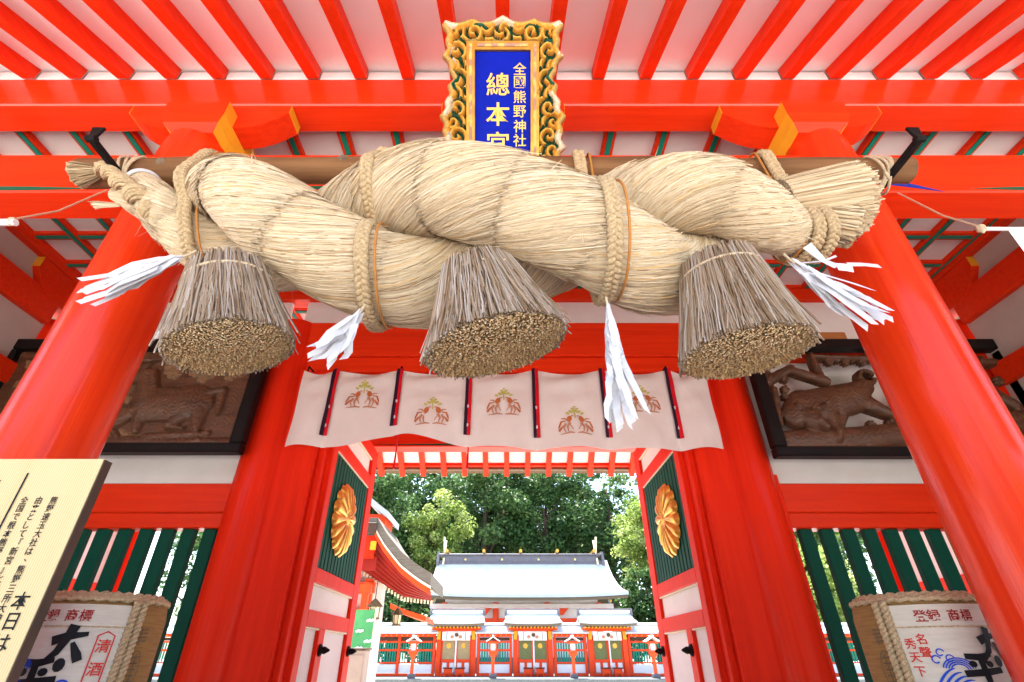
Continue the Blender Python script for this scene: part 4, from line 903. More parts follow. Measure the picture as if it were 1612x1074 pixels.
# ------------------------------------------------------------------ sake barrels on stands
def barrel(xc, yc, rot, lab, flip):
    tk = thing('sake_barrel', (xc, yc, 1.12), lab, 'barrel', 'straw wrapped sake barrels by the gate')
    r_, z0, z1 = .315, 1.122, 1.775
    body = MB().lathe([(r_ * .93, z0), (r_ * .99, z0 + .06), (r_, z0 + .3), (r_, z1 - .10), (r_ * .965, z1 - .035), (r_ * .86, z1)], (xc, yc, 0), 48); ob('straw_wrap', body, M['komo'], tk, smooth=True)
    def cyl(off): 
        return lambda a, z: (xc + (r_ + off) * math.sin(a / r_ + rot), yc - (r_ + off) * math.cos(a / r_ + rot), z)
    A = .335
    b = MB().sheet(np.array([[cyl(.006)(a, z) for z in np.linspace(z0 + .03, z1 - .04, 8)] for a in np.linspace(-A, A, 30)])); ob('label_mat', b, M['label'], tk, smooth='all')
    b = MB().sheet(np.array([[cyl(.0085)(a, z) for z in np.linspace(z1 - .145, z1 - .138, 2)] for a in np.linspace(-A, A, 30)])); ob('label_band', b, M['rope'], tk)
    # ropes at the label's edges and over the top
    for a in (-A - .012, A + .012, -A - .052, A + .05):
        for k in range(2):
            ob('tie_rope', MB().tube([np.array(cyl(.014 + .010 * math.cos(z * 130 + k * math.pi))(a + .011 * math.sin(z * 130 + k * math.pi), z)) for z in np.linspace(z0, z1 - .02, 90)], .0115, 6), M['rope'], tk, smooth='all')
    for k in range(3):
        off = .02 * k; b = MB()
        b.tube([(xc + (r_ * .95 - off) * math.cos(a), yc + (r_ * .95 - off) * math.sin(a), z1 - .012 + .012 * k + .006 * math.sin(a * 30 + k)) for a in np.linspace(0, 2 * math.pi, 97)[:-1]], .014, 7, closed=True); ob('rim_rope', b, M['rope'], tk, smooth='all')
    b = MB()
    for j in range(5):
        a0 = j * 2 * math.pi / 5 + .3; b.tube([(xc + r_ * .8 * math.cos(a0), yc + r_ * .8 * math.sin(a0), z1 + .014), (xc, yc, z1 + .03), (xc + r_ * .8 * math.cos(a0 + 2.4), yc + r_ * .8 * math.sin(a0 + 2.4), z1 + .014)], .014, 7)
    ob('top_rope', b, M['rope'], tk, smooth='all')
    zt = z1 - .092; F = cyl(.011)
    b = MB(); x0 = -.055 if not flip else -.205
    for two in ((('登', 0), ('録', .055)), (('商', .14), ('標', .20))):
        b = MB()
        for ch, dx in two: write(b, ch, x0 + dx, zt, .058, F, .012)
        ob('maroon_lettering', b, M['inkmaroon'], tk)
    b = MB(); sx = .035 if not flip else .215
    # bold brushed characters, brush strokes as ribbons
    def br(pts, ws): b.stroke(pts, ws, F2)
    def F2(x, z): return cyl(.013)(x, z)
    def brush_tai(x, z, q):
        br([(x - .075 * q, z + .03 * q), (x - .02 * q, z + .05 * q), (x + .075 * q, z + .065 * q)], [.045 * q, .04 * q, .02 * q])
        br([(x + .005 * q, z + .105 * q), (x - .005 * q, z + .06 * q), (x - .035 * q, z - .02 * q), (x - .10 * q, z - .085 * q)], [.05 * q, .045 * q, .035 * q, .015 * q])
        br([(x + .02 * q, z + .025 * q), (x + .055 * q, z - .03 * q), (x + .07 * q, z - .06 * q)], [.018 * q, .04 * q, .038 * q]); b.disc((x + .0 * q, z - .075 * q), .026 * q, F2, 10, 1.2)
    def brush_hei(x, z, q):
        br([(x - .08 * q, z + .075 * q), (x, z + .07 * q), (x + .075 * q, z + .085 * q)], [.03 * q, .036 * q, .022 * q]); b.disc((x - .05 * q, z + .035 * q), .022 * q, F2, 9, .8); b.disc((x + .045 * q, z + .035 * q), .022 * q, F2, 9, .8)
        br([(x - .11 * q, z - .015 * q), (x, z - .008 * q), (x + .11 * q, z + .005 * q)], [.035 * q, .036 * q, .03 * q]); br([(x, z + .08 * q), (x + .004 * q, z - .03 * q), (x, z - .11 * q)], [.034 * q, .04 * q, .02 * q])
    def brush_yo(x, z, q):
        for k in range(3): b.disc((x - .10 * q + .01 * k, z + .06 * q - .055 * k * q), .022 * q, F2, 9, .9)
        for k in range(4): br([(x - .05 * q, z + .06 * q - .04 * k * q), (x + .10 * q, z + .066 * q - .04 * k * q)], .024 * q)
        br([(x + .03 * q, z + .08 * q), (x + .03 * q, z - .10 * q)], .032 * q)
    if not flip: brush_tai(.115, z1 - .235, .95); brush_hei(.015, z1 - .37, 1.); brush_yo(-.03, z1 - .52, 1.)
    else: brush_tai(.06, z1 - .23, .8); brush_hei(-.03, z1 - .33, .8); brush_yo(-.07, z1 - .45, .9)
    ob('brush_lettering', b, M['ink'], tk)
    b = MB(); wx = -.085 if not flip else -.15; wz = z1 - .33
    for k in range(7):
        b.stroke([(wx - .115 + .02 * k + .115 * t, wz - .10 - .004 * k + .11 * math.sin(t * 1.5) - .012 * k * t) for t in np.linspace(0, 1, 9)], [.003, .007, .009, .010, .010, .009, .008, .006, .003], F)
    for k in range(4): b.stroke([(wx + .02 + .035 * math.cos(t) * (1 + .3 * k), wz + .028 * math.sin(t) * (1 + .3 * k)) for t in np.linspace(.2, 2.9, 10)], .0055, F)
    for (qx, qz, qr) in ((wx - .035, wz + .075, .018), (wx - .06, wz + .045, .020), (wx - .005, wz + .05, .018), ((.15, z1 - .40, .034) if not flip else (.11, z1 - .40, .03)), ((.165, z1 - .425, .02) if not flip else (.125, z1 - .43, .02))):
        b.stroke([(qx + qr * math.cos(t) * (1 - t / 14), qz + qr * math.sin(t) * (1 - t / 14)) for t in np.linspace(.3, 5.6, 16)], qr * .3, F)
    for k in range(4): b.stroke([((.08 if not flip else .05) + .03 * t + .012 * k, z1 - .53 + .05 * math.sin(t * 2.2) - .012 * k) for t in np.linspace(-1, 1.5, 10)], .007, F)
    ob('blue_wave', b, M['inkblue'], tk)
    b = MB()
    if not flip:
        bx, bz = .262, z1 - .29
        for p in ([(bx - .035, bz + .11), (bx, bz + .128), (bx + .035, bz + .11), (bx + .035, bz - .13), (bx + .045, bz - .155), (bx, bz - .14), (bx - .045, bz - .155), (bx - .035, bz - .13), (bx - .035, bz + .11)],): b.stroke(p, .006, F)
        write(b, '清酒', bx, bz + .065, .062, F, .012, dy=-1.6)
    else:
        write(b, '名聲', -.24, z1 - .195, .05, F, .010, dy=-1.15); write(b, '秀天下', -.29, z1 - .215, .05, F, .010, dy=-1.2)
    ob('red_lettering', b, M['inkred'], tk)
    # burnt crest on the bare straw side
    b = MB(); sa = (.44 if not flip else -.44); F3 = cyl(.004)
    b.stroke([(sa + .04 * math.cos(t), z1 - .33 + .085 * math.sin(t)) for t in np.linspace(0, 2 * math.pi, 30)], .005, F3)
    for k in range(5): b.stroke([(sa - .022, z1 - .275 - .027 * k), (sa + .022, z1 - .275 - .027 * k)], .007, F3)
    b.stroke([(sa, z1 - .26), (sa, z1 - .39)], .006, F3)
    for k in range(4): b.stroke([(sa - .03, z1 - .15 - .018 * k), (sa + .03, z1 - .145 - .018 * k)], .007, F3)
    b.stroke([(sa - .01, z1 - .14), (sa - .01, z1 - .22)], .007, F3)
    ob('burnt_mark', b, M['bark'], tk)
    sd = thing('barrel_stand', (xc, yc, .12), 'plain wooden stand under the %s sake barrel' % ('left hand' if not flip else 'right hand'), 'stand', 'barrel stands')
    ob('table_top', MB().box(xc - .42, xc + .42, yc - .36, yc + .36, 1.05, 1.12), M['dark_edge'], sd)
    for a in (-1, 1):
        for c_ in (-1, 1): ob('leg', MB().box(xc + a * .36 - .04, xc + a * .36 + .04, yc + c_ * .30 - .04, yc + c_ * .30 + .04, .12, 1.049), M['dark_edge'], sd)
barrel(-2.28, 3.22, R(-4), 'straw wrapped sake barrel with a red ribbon stamp, beside the wooden notice board', False)
barrel(2.33, 3.22, R(4), 'straw wrapped sake barrel without a ribbon stamp, behind the right pillar', True)

# ------------------------------------------------------------------ wooden notice board
nb = thing('notice_board', (-1.65, 1.5, .12), 'pale cedar notice board with black vertical writing in the lower left corner', 'notice board')
ob('board', MB().box(-2.15, -1.245, 1.50, 1.534, 1.05, 2.02, .002), M['boardwood'], nb)
ob('side_edge', MB().box(-1.2445, -1.240, 1.502, 1.535, 1.04, 2.018, .001), M['dark_edge'], nb)
for x in (-2.08, -1.5): ob('post', MB().box(x - .035, x + .035, 1.536, 1.60, .12, 1.9, .004), M['dark_edge'], nb)
NF = lambda x, z: (x, 1.4985, z)
b = MB()
write(b, '熊野速玉大社は、熊野三所大神', -1.338, 1.893, .0235, NF, .014, sx=.95); write(b, '由来として『新宮』と申し上げ', -1.382, 1.893, .0235, NF, .014, sx=.95); write(b, '全国で根本熊野大権現と', -1.425, 1.893, .0235, NF, .014, sx=.95)
write(b, '本日は', -1.297, 1.628, .046, NF, .012, dy=-1.05); write(b, '御由緒記事', -1.535, 2.10, .05, NF, .012, dy=-.85) if False else write(b, '事', -1.545, 1.935, .045, NF, .012)
b.stroke([(-1.455, 1.975), (-1.457, 1.2)], .006, NF)
ob('lettering', b, M['ink'], nb)

# ------------------------------------------------------------------ cords and banner rods at the sides
bl = thing('side_banner', (2.9, 2.0, 3.5), 'white cloth hanging from a rod tied by a cord, right of the right pillar', 'banner', 'white cloths on corded rods beside the gate')
ob('rod', MB().tube([(2.62, 2.0, 3.505), (3.85, 2.0, 3.50)], .011, 8), M['whitepaint'], bl)
P = np.array([[(x, 2.0 + .01 * math.sin(x * 14) * t, 3.49 - 1.0 * t) for t in np.linspace(0, 1, 14)] for x in np.linspace(2.78, 3.75, 24)]); ob('cloth', MB().sheet(P), M['whitepaint'], bl, smooth='all')
ob('knot', MB().lathe([(.004, -.03), (.022, -.01), (.022, .015), (.006, .03)], (2.635, 2.0, 3.505), 8), M['hemp'], bl)
ob('cord', MB().tube([(2.635, 2.0, 3.52), (2.69, 2.18, 3.80), (2.80, 2.44, 4.30)], .006, 6), M['hemp'], bl)
bl = thing('side_banner', (-2.9, 2.0, 3.5), 'white rod tip tied by a cord, left of the left pillar', 'banner', 'white cloths on corded rods beside the gate')
ob('rod', MB().tube([(-2.74, 2.0, 3.555), (-3.85, 2.0, 3.55)], .02, 8), M['whitepaint'], bl)
P = np.array([[(-x, 2.0 + .01 * math.sin(x * 14) * t, 3.53 - 1.0 * t) for t in np.linspace(0, 1, 14)] for x in np.linspace(2.95, 3.75, 24)]); ob('cloth', MB().sheet(P), M['whitepaint'], bl, smooth='all')
ob('knot', MB().lathe([(.004, -.03), (.022, -.01), (.022, .015), (.006, .03)], (-2.765, 2.0, 3.56), 8), M['hemp'], bl)
ob('cord', MB().tube([(-2.765, 2.0, 3.58), (-2.80, 2.2, 3.86), (-2.86, 2.44, 4.33)], .006, 6), M['hemp'], bl)

# ------------------------------------------------------------------ courtyard: main hall, gates, fences, lanterns
def roof_slab(b, x0, x1, yc, half, ze_, zr_, t, up=.12, n=12, mx=24, one=None, cv=1.45):
    """concave gabled roof with ridge along x, ends of the eaves turned up"""
    for sg in ((-1, 1) if one is None else (one,)):
        P = np.zeros((mx + 1, n + 1, 3))
        for i in range(mx + 1):
            u_ = -1 + 2 * i / mx
            for j in range(n + 1):
                q = j / n; ex = 1 + .09 * q ** 2 * 1.0
                P[i, j] = ((x0 + x1) / 2 + (x1 - x0) / 2 * u_ * ex, yc + sg * half * q, ze_ + (zr_ - ze_) * (1 - q) ** cv + up * abs(u_) ** 3 * q ** 2)
        b.slab(P, (0, 0, 1), t)
    return b
hall = thing('main_hall', (1.1, 40.5, .68), 'large shrine hall with a wide pale sunlit roof behind the fence', 'shrine hall')
H = lambda n_, b_, m_, **k: ob(n_, b_, M[m_], hall, **k)
H('roof', roof_slab(MB(), -5.1, 7.6, 40.5, 3.6, 4.85, 7.45, .22, .18, 16, 30), 'roofpale', smooth=True)
H('eave_edge', roof_slab(MB(), -5.05, 7.55, 40.5, 3.54, 4.66, 7.2, .17, .18, 10, 30), 'bark')
H('ridge_box', MB().box(-4.7, 6.9, 40.2, 40.8, 7.38, 7.95, .03), 'ridge')
H('ridge_cap', MB().box(-5.0, 7.2, 40.1, 40.9, 7.951, 8.08, .03), 'ridge')
H('ridge_base', MB().box(-4.9, 7.1, 40.12, 40.88, 7.36, 7.5, .03), 'ridge')
for k in range(5):
    x = -4.35 + k * 2.73
    H('ridge_log', MB().tube([(x, 39.6, 8.2), (x, 41.4, 8.2)], .115, 14), 'gold' if k in (1, 2, 3) else 'gold', smooth=True)
for k in range(4): H('ridge_stud', MB().disc((-3.0 + k * 2.73, 7.68), .07, lambda a, c_: (a, 40.19, c_), 10), 'goldink')
for x in (-4.62, 6.82):
    for s in (-1, 1):
        H('forked_finial', MB().prism([(-.6 * s, 7.3), (-.42 * s, 7.3), (.75 * s, 9.2), (.57 * s, 9.2)][:: (1 if s > 0 else -1)], ((x - .06, 40.5, 0), (0, 1, 0), (0, 0, 1), (1, 0, 0)), .12), 'cream')
for s, x in ((-1, -5.05), (1, 7.25)):
    H('ridge_end_tile', MB().prism([(-.35, 7.0), (.35, 7.0), (.5, 7.5), (.2, 8.25), (-.2, 8.25), (-.5, 7.5)], ((x - .1, 40.5, 0), (0, 1, 0), (0, 0, 1), (1, 0, 0)), .2), 'ridge')
    H('verge_board', MB().prism([(-3.3, 4.6), (-3.3, 4.75), (-1.6, 5.7), (0, 7.25), (0, 6.95), (-1.6, 5.45)], ((x * .965 + (.03 if s < 0 else -.03), 40.5, 0), (0, 1, 0), (0, 0, 1), (1, 0, 0)), .08), 'yellow')
H('wall', MB().box(-4.2, 6.4, 39.0, 42, 1.5, 5.3), 'plaster')
H('platform', MB().box(-4.8, 7.0, 38.2, 42.5, .682, 1.5), 'stone')
for k in range(4): H('post', MB().lathe([(.2, 1.5), (.2, 4.7)], (-4.2 + k * 3.53, 38.8, 0), 14), 'redfar', smooth=True)
H('eave_beam', MB().box(-5.2, 7.4, 38.6, 38.85, 4.35, 4.62), 'cloth')
H('wall_beam', MB().box(-4.4, 6.6, 38.68, 38.9, 3.5, 3.75), 'redfar')
for k in range(5): H('bracket', MB().prism([(-.55, 4.34), (-.2, 3.95), (.2, 3.95), (.55, 4.34)], ((-4.2 + k * 2.65, 38.56, 0), (1, 0, 0), (0, 0, 1), (0, 1, 0)), .3), 'redfar')
GX = (-2.62, 1.44, 5.40)
nm = ('leftmost', 'middle', 'rightmost')
for gi, gx in enumerate(GX):
    tk = thing('inner_gate', (gx, 31, .68), '%s small red inner gate with white roof in front of the main hall' % nm[gi], 'inner gate', 'inner gates of the fence')
    Q = lambda n_, b_, m_, **k: ob(n_, b_, M[m_], tk, **k)
    Q('roof', roof_slab(MB(), gx - 1.42, gx + 1.42, 31, .95, 2.98, 3.50, .07, .06, 8, 14), 'roofpale', smooth=True)
    Q('eave_edge', roof_slab(MB(), gx - 1.38, gx + 1.38, 31, .93, 2.88, 3.40, .09, .06, 8, 14), 'bark')
    Q('ridge', MB().box(gx - 1.38, gx + 1.38, 30.88, 31.12, 3.53, 3.70, .02), 'whitepaint'); Q('ridge_cap', MB().box(gx - 1.5, gx + 1.5, 30.84, 31.16, 3.701, 3.76, .01), 'ridge')
    for s in (-1, 1): Q('ridge_end', MB().box(gx + s * 1.44 - .06, gx + s * 1.44 + .06, 30.8, 31.2, 3.42, 3.70, .02), 'ridge')
    Q('eave_beam', MB().box(gx - 1.3, gx + 1.3, 30.75, 31.25, 2.70, 2.86), 'redfar')
    rm = lmesh('rafter', MB().box(-.03, .03, -.9, -.3, 0, .07), M['yellow'])
    for k in range(14): inst('rafter', rm, tk, (gx - 1.2 + k * 2.4 / 13, 31, 2.80))
    for s in (-1, 1):
        Q('post', MB().box(gx + s * .92 - .12, gx + s * .92 + .12, 30.88, 31.12, .683, 2.7), 'redfar'); Q('ochre_bracket', MB().box(gx + s * .92 - .09, gx + s * .92 + .09, 30.74, 30.87, 2.3, 2.69), 'yellow')
        Q('door_panel', MB().box(gx + s * .06, gx + s * .72, 31.0, 31.05, 1.42, 2.28), 'sudare' if gi == 0 else 'doorgreen')
        Q('door_rail', MB().box(gx + s * .02, gx + s * .79, 30.96, 31.06, 1.28, 1.415), 'redfar'); Q('door_stile', MB().box(gx + s * .725, gx + s * .79, 30.97, 31.06, .8, 2.5), 'redfar'); Q('door_stile', MB().box(gx + s * .005, gx + s * .055, 30.97, 31.06, .8, 2.5), 'redfar')
        for a in (.08, .46): Q('white_panel', MB().box(gx + s * a, gx + s * (a + .24), 31.0, 31.05, .84, 1.275), 'whitepaint'); 
        Q('door_stile', MB().box(gx + s * .33, gx + s * .45, 30.97, 31.06, .8, 1.275), 'redfar')
        Q('door_crest', MB().disc((gx + s * .39, 2.02), .12, lambda a, c_: (a, 30.99, c_), 14), 'gold')
    Q('sill', MB().box(gx - .8, gx + .8, 30.9, 31.1, .683, .80), 'redfar')
    c_ = Q('noren', MB().box(gx - .74, gx + .74, 30.72, 30.735, 2.26, 2.66, .001), 'whitepaint')
    for a in (-.5, .5): Q('noren_strap', MB().box(gx + a - .012, gx + a + .012, 30.705, 30.718, 2.28, 2.65, .001), 'strapdark', parent=None) if False else ob('noren_strap', MB().box(gx + a - .012, gx + a + .012, 30.705, 30.718, 2.28, 2.65, .001), M['strapdark'], tk)
    for a in (-.22, .22): ob('noren_crest', MB().disc((gx + a, 2.42), .10, lambda p, q: (p, 30.716, q), 8, .8), M['embpale'], tk)
    rp = thing('bell_rope', (gx + .03, 30.55, .75), 'white bell rope hanging in front of the %s inner gate' % nm[gi], 'bell rope', 'bell ropes of the inner gates')
    ob('rope', MB().tube([(gx + .03, 30.55, 2.66), (gx + .02, 30.5, 1.4), (gx + .03, 30.5, .75)], [.03, .04, .055], 10), M['whitepaint'], rp, smooth='all'); ob('bell', MB().lathe([(.01, 2.6), (.09, 2.56), (.10, 2.48), (.05, 2.42)], (gx + .03, 30.55, 0), 12), M['bamboo'], rp, smooth='all')
    for s in (-1, 1):
        bx = thing('offering_box', (gx + s * .28, 30.35, .69), 'red offering box %s of the bell rope at the %s inner gate' % ('left' if s < 0 else 'right', nm[gi]), 'offering box', 'offering boxes at the inner gates')
        X = gx + s * .31; ob('body', MB().box(X - .2, X + .2, 30.2, 30.5, .80, 1.02), M['redfar'], bx); ob('lid', MB().box(X - .24, X + .24, 30.17, 30.53, 1.021, 1.07), M['dark_edge'], bx)
        for a in (-.15, .15): ob('leg', MB().box(X + a - .03, X + a + .03, 30.2, 30.5, .683, .799), M['redfar'], bx)
fl = ['red roofed fence left of the leftmost inner gate', 'red roofed fence between the leftmost and middle inner gates', 'red roofed fence between the middle and rightmost inner gates', 'red roofed fence right of the rightmost inner gate', 'red roofed fence seen through the right green slats', 'red roofed fence seen through the left green slats']
for fi, (xa, xb) in enumerate(((-7.6, -3.72), (-1.52, .34), (2.54, 4.30), (6.50, 10.4), (10.5, 19), (-22, -7.7))):
    tk = thing('roofed_fence', ((xa + xb) / 2, 31, .68), fl[fi], 'fence', 'roofed red fences with green slats')
    Q = lambda n_, b_, m_, **k: ob(n_, b_, M[m_], tk, **k)
    Q('roof', roof_slab(MB(), xa, xb, 31.2, .75, 2.56, 2.95, .07, .0, 6, 6), 'roofpale', smooth=True); Q('ridge', MB().box(xa, xb, 31.08, 31.32, 2.98, 3.10), 'whitepaint')
    Q('eave_beam', MB().box(xa, xb, 30.7, 30.86, 2.42, 2.56), 'redfar')
    nr = int((xb - xa) / .28)
    rm = lmesh('rafter_end', MB().box(-.03, .03, -.03, .06, 0, .05), M['yellow'])
    for k in range(nr): inst('rafter_end', rm, tk, (xa + .15 + k * .28, 30.65, 2.47))
    npst = max(2, int(round((xb - xa) / 1.9)) + 1)
    for k in range(npst):
        x = xa + .07 + (xb - xa - .14) * k / (npst - 1); Q('post', MB().box(x - .07, x + .07, 31.0, 31.2, .683, 2.42), 'redfar')
    for z0, z1 in ((2.16, 2.25), (1.78, 1.87), (1.22, 1.30), (.685, .80)): Q('rail', MB().box(xa, xb, 31.05, 31.17, z0, z1), 'redfar')
    Q('white_board', MB().box(xa + .1, xb - .1, 31.09, 31.13, .82, 1.20), 'whitepaint')
    Q('dark_board', MB().box(xa + .1, xb - .1, 31.12, 31.14, 2.26, 2.41), 'dark_edge')
    b = MB()
    for k in range(int((xb - xa) / .135)):
        x = xa + .1 + k * .135; b.box(x, x + .08, 31.09, 31.13, 1.30, 1.78); b.box(x, x + .08, 31.09, 31.13, 1.87, 2.16)
    Q('green_slat', b, 'greenlat', kind='stuff')
ll = ['post lantern in front of the fence left of the leftmost gate', 'post lantern between the leftmost and middle inner gates', 'post lantern between the middle and rightmost inner gates', 'post lantern in front of the fence right of the rightmost gate']
for li, x in enumerate((-4.40, -.6, 3.2, 7.02)):
    tk = thing('post_lantern', (x, 28, .68), ll[li], 'lantern', 'orange post lanterns in the courtyard')
    Q = lambda n_, b_, m_, **k: ob(n_, b_, M[m_], tk, **k)
    Q('foot', MB().box(x - .17, x + .17, 27.83, 28.17, .682, .86, .02), 'ridge'); Q('post', MB().box(x - .07, x + .07, 27.93, 28.07, .861, 1.72), 'redfar')
    Q('bracket', MB().prism([(-.07, 1.5), (.07, 1.5), (.2, 1.66), (.2, 1.72), (-.2, 1.72), (-.2, 1.66)], ((x, 27.9, 0), (1, 0, 0), (0, 0, 1), (0, 1, 0)), .2), 'redfar')
    Q('tray', MB().box(x - .22, x + .22, 27.78, 28.22, 1.721, 1.77), 'redfar'); Q('light_box', MB().box(x - .12, x + .12, 27.88, 28.12, 1.771, 2.06), 'glass')
    for a in (-1, 1):
        for c_ in (-1, 1): Q('corner_bar', MB().box(x + a * .135 - .014, x + a * .135 + .014, 28 + c_ * .135 - .014, 28 + c_ * .135 + .014, 1.771, 2.06), 'redfar')
    Q('eave', MB().box(x - .24, x + .24, 27.76, 28.24, 2.061, 2.11), 'redfar')
    b = MB()
    for s in (-1, 1): b.slab(np.array([[(x + s * .33 * q, 28 + yy, 2.34 - .20 * q ** .8) for q in np.linspace(0, 1, 6)] for yy in (-.36, .36)]), (0, 0, 1), .035)
    Q('roof', b, 'whitepaint'); Q('ridge', MB().box(x - .04, x + .04, 27.62, 28.38, 2.36, 2.41), 'whitepaint')

# left side hall: sweeping verge, red soffit
lh = thing('side_hall', (-6.5, 17.5, .0), 'red side hall with a thick sweeping bark roof, left of the courtyard', 'shrine hall')
Q = lambda n_, b_, m_, **k: ob(n_, b_, M[m_], lh, **k)
pts = [(-3.98, 4.74), (-3.88, 4.60), (-3.68, 4.32), (-3.40, 4.02), (-3.10, 3.72), (-2.62, 3.38), (-2.18, 3.15)]
q_ = np.linspace(0, 1, 26); vx = np.interp(q_, np.linspace(0, 1, 7), [p[0] for p in pts]); vz = np.interp(q_, np.linspace(0, 1, 7), [p[1] for p in pts])
for _ in range(3): vz[1:-1] = (vz[:-2] + vz[1:-1] * 2 + vz[2:]) / 4
def sweep(y0, y1, dz0, dz1, sx=0): return MB().slab(np.array([[(a + sx, y, z + dz0) for y in (y0, y1)] for a, z in zip(vx, vz)]), (0, 0, 1), dz1 - dz0)
Q('roof_bark', sweep(16.0, 19.4, .10, .44), 'thatch'); Q('cream_verge', sweep(15.97, 16.1, .03, .098), 'cream'); Q('red_verge', sweep(15.99, 16.12, -.13, .028), 'redfar')
ix, iz = np.interp(q_, [0, .4, .75, 1], [-4.8, -4.0, -3.2, -2.32]), np.interp(q_, [0, .4, .75, 1], [3.98, 3.52, 3.10, 3.02])
def sof(d0, q): return [(a * (1 - q) + b_ * q, 16.13 + 1.3 * q, (z - .02) * (1 - q) + c_ * q - d0) for a, z, b_, c_ in zip(vx, vz, ix, iz)]
Q('soffit', MB().slab(np.array([sof(0, q) for q in np.linspace(0, 1, 6)]).transpose(1, 0, 2), (0, 0, 1), .07), 'reddark')
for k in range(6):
    q = .12 + .14 * k; Q('rafter', MB().slab(np.array([sof(.06, q), sof(.06, q + .05)]).transpose(1, 0, 2), (0, 0, 1), .058), 'reddark')
for k in range(24):
    a = -4.75 + .105 * k; c_ = np.interp(a, ix, iz); Q('rafter_end', MB().box(a, a + .055, 17.40, 17.46, c_ - .13, c_ - .02), 'cream')
Q('red_frieze', MB().box(-6.5, -3.98, 16.14, 16.2, 4.02, 4.66), 'redinner'); Q('red_frieze', MB().box(-6.5, -3.9, 16.3, 16.36, 3.7, 4.1), 'reddark')
Q('roof_bark', MB().box(-6.5, -3.96, 16.0, 19.4, 4.84, 5.16), 'thatch')
Q('gable_wall', MB().prism([(-9, 0.0), (-4.2, 0.0), (-4.2, 3.6), (-4.6, 3.9), (-5.4, 4.3), (-9, 4.3)], ((0, 17.5, 0), (1, 0, 0), (0, 0, 1), (0, 1, 0)), 1.9), 'plastershade')
for x in (-8.0, -6.2, -4.3): Q('post', MB().box(x - .13, x + .13, 17.33, 17.49, 0, 3.6), 'redfar')
for z0, z1 in ((3.2, 3.5), (2.5, 2.75), (.9, 1.1)): Q('beam', MB().box(-9, -4.1, 17.28, 17.48, z0, z1), 'redfar')
Q('porch_post', MB().box(-4.24, -4.06, 16.4, 16.58, 0, 3.4), 'redfar'); Q('porch_beam', MB().box(-7, -4.0, 16.38, 16.6, 3.1, 3.35), 'redfar')
Q('dark_fascia', MB().box(-6.4, -3.95, 15.9, 15.985, 4.70, 5.0), 'dark_edge')
Q('ochre_end', MB().box(-4.06, -3.90, 15.9, 15.98, 4.22, 4.46), 'yellow')
Q('upper_roof', MB().slab(np.array([[(-5.2 + 1.3 * q, y, 6.6 - 1.2 * q ** .7) for y in (17, 19)] for q in np.linspace(0, 1, 8)]), (0, 0, 1), .2), 'roofpale')
Q('upper_gable', MB().box(-5.2, -4.05, 17.4, 18.6, 4.9, 5.6), 'redfar')
# lower eave further back
Q('rear_eave', MB().slab(np.array([[(-4.3 + 1.35 * q, y, 3.05 - .42 * q ** .8) for y in (21, 23.5)] for q in np.linspace(0, 1, 8)]), (0, 0, 1), .16), 'redfar')
for (x, y, z, sc_, lab) in ((-3.70, 15.9, 2.58, 1., 'hanging wooden lantern under the side hall eave, nearest the red door'), (-3.55, 18.6, 2.55, .9, 'pale hanging lantern deeper under the side hall eave')):
    tk = thing('hanging_lantern', (x, y, z), lab, 'lantern', 'hanging lanterns of the side hall')
    ob('roof', MB().lathe([(.24 * sc_, .13), (.14 * sc_, .24), (.03, .33)], (x, y, z), 6), M['lampwood'], tk); ob('body', MB().lathe([(.13 * sc_, -.14), (.15 * sc_, .12)], (x, y, z), 6), M['lamppaper'], tk)
    ob('base', MB().lathe([(.17 * sc_, -.18), (.17 * sc_, -.141)], (x, y, z), 6), M['lampwood'], tk); ob('hanger', MB().tube([(x, y, z + .33), (x, y, z + .8)], .012, 6), M['iron'], tk)
    for k in range(6): a = k * math.pi / 3; ob('corner_bar', MB().tube([(x + .135 * sc_ * math.cos(a), y + .135 * sc_ * math.sin(a), z - .14), (x + .155 * sc_ * math.cos(a), y + .155 * sc_ * math.sin(a), z + .12)], .012, 5), M['lampwood'], tk)
tk = thing('green_banner', (-3.85, 15.7, 1.5), 'green banner with white cloud shapes hanging by the side hall', 'banner')
P = np.array([[(x, 15.7 + .02 * math.sin(z * 6 + x * 9), z) for z in np.linspace(1.62, 2.62, 12)] for x in np.linspace(-4.15, -3.62, 8)]); ob('cloth', MB().sheet(P), M['banner'], tk, smooth='all')
for (x, z) in ((-3.72, 2.35), (-3.98, 2.1), (-3.72, 1.86), (-3.95, 1.7)):
    b = MB()
    for k in range(4): b.disc((x - .06 + .045 * k, z + .02 * (k % 2)), .045, lambda p, q: (p, 15.665 - .001 * k, q), 9, .7)
    ob('cloud_print', b, M['whitepaint'], tk)
ob('pole', MB().tube([(-3.60, 15.7, .0), (-3.60, 15.7, 2.66)], .02, 8), M['cream'], tk)
tk = thing('beige_cabinet', (-3.75, 14.6, 0), 'plain beige cabinet standing below the green banner', 'cabinet')
ob('body', MB().box(-4.0, -3.42, 14.4, 14.8, 0, 1.66, .02), M['beige'], tk); ob('top_board', MB().box(-4.05, -3.38, 14.36, 14.84, 1.661, 1.70, .01), M['dark_edge'], tk); ob('door', MB().box(-3.95, -3.47, 14.385, 14.398, .2, 1.55, .003), M['beige'], tk)

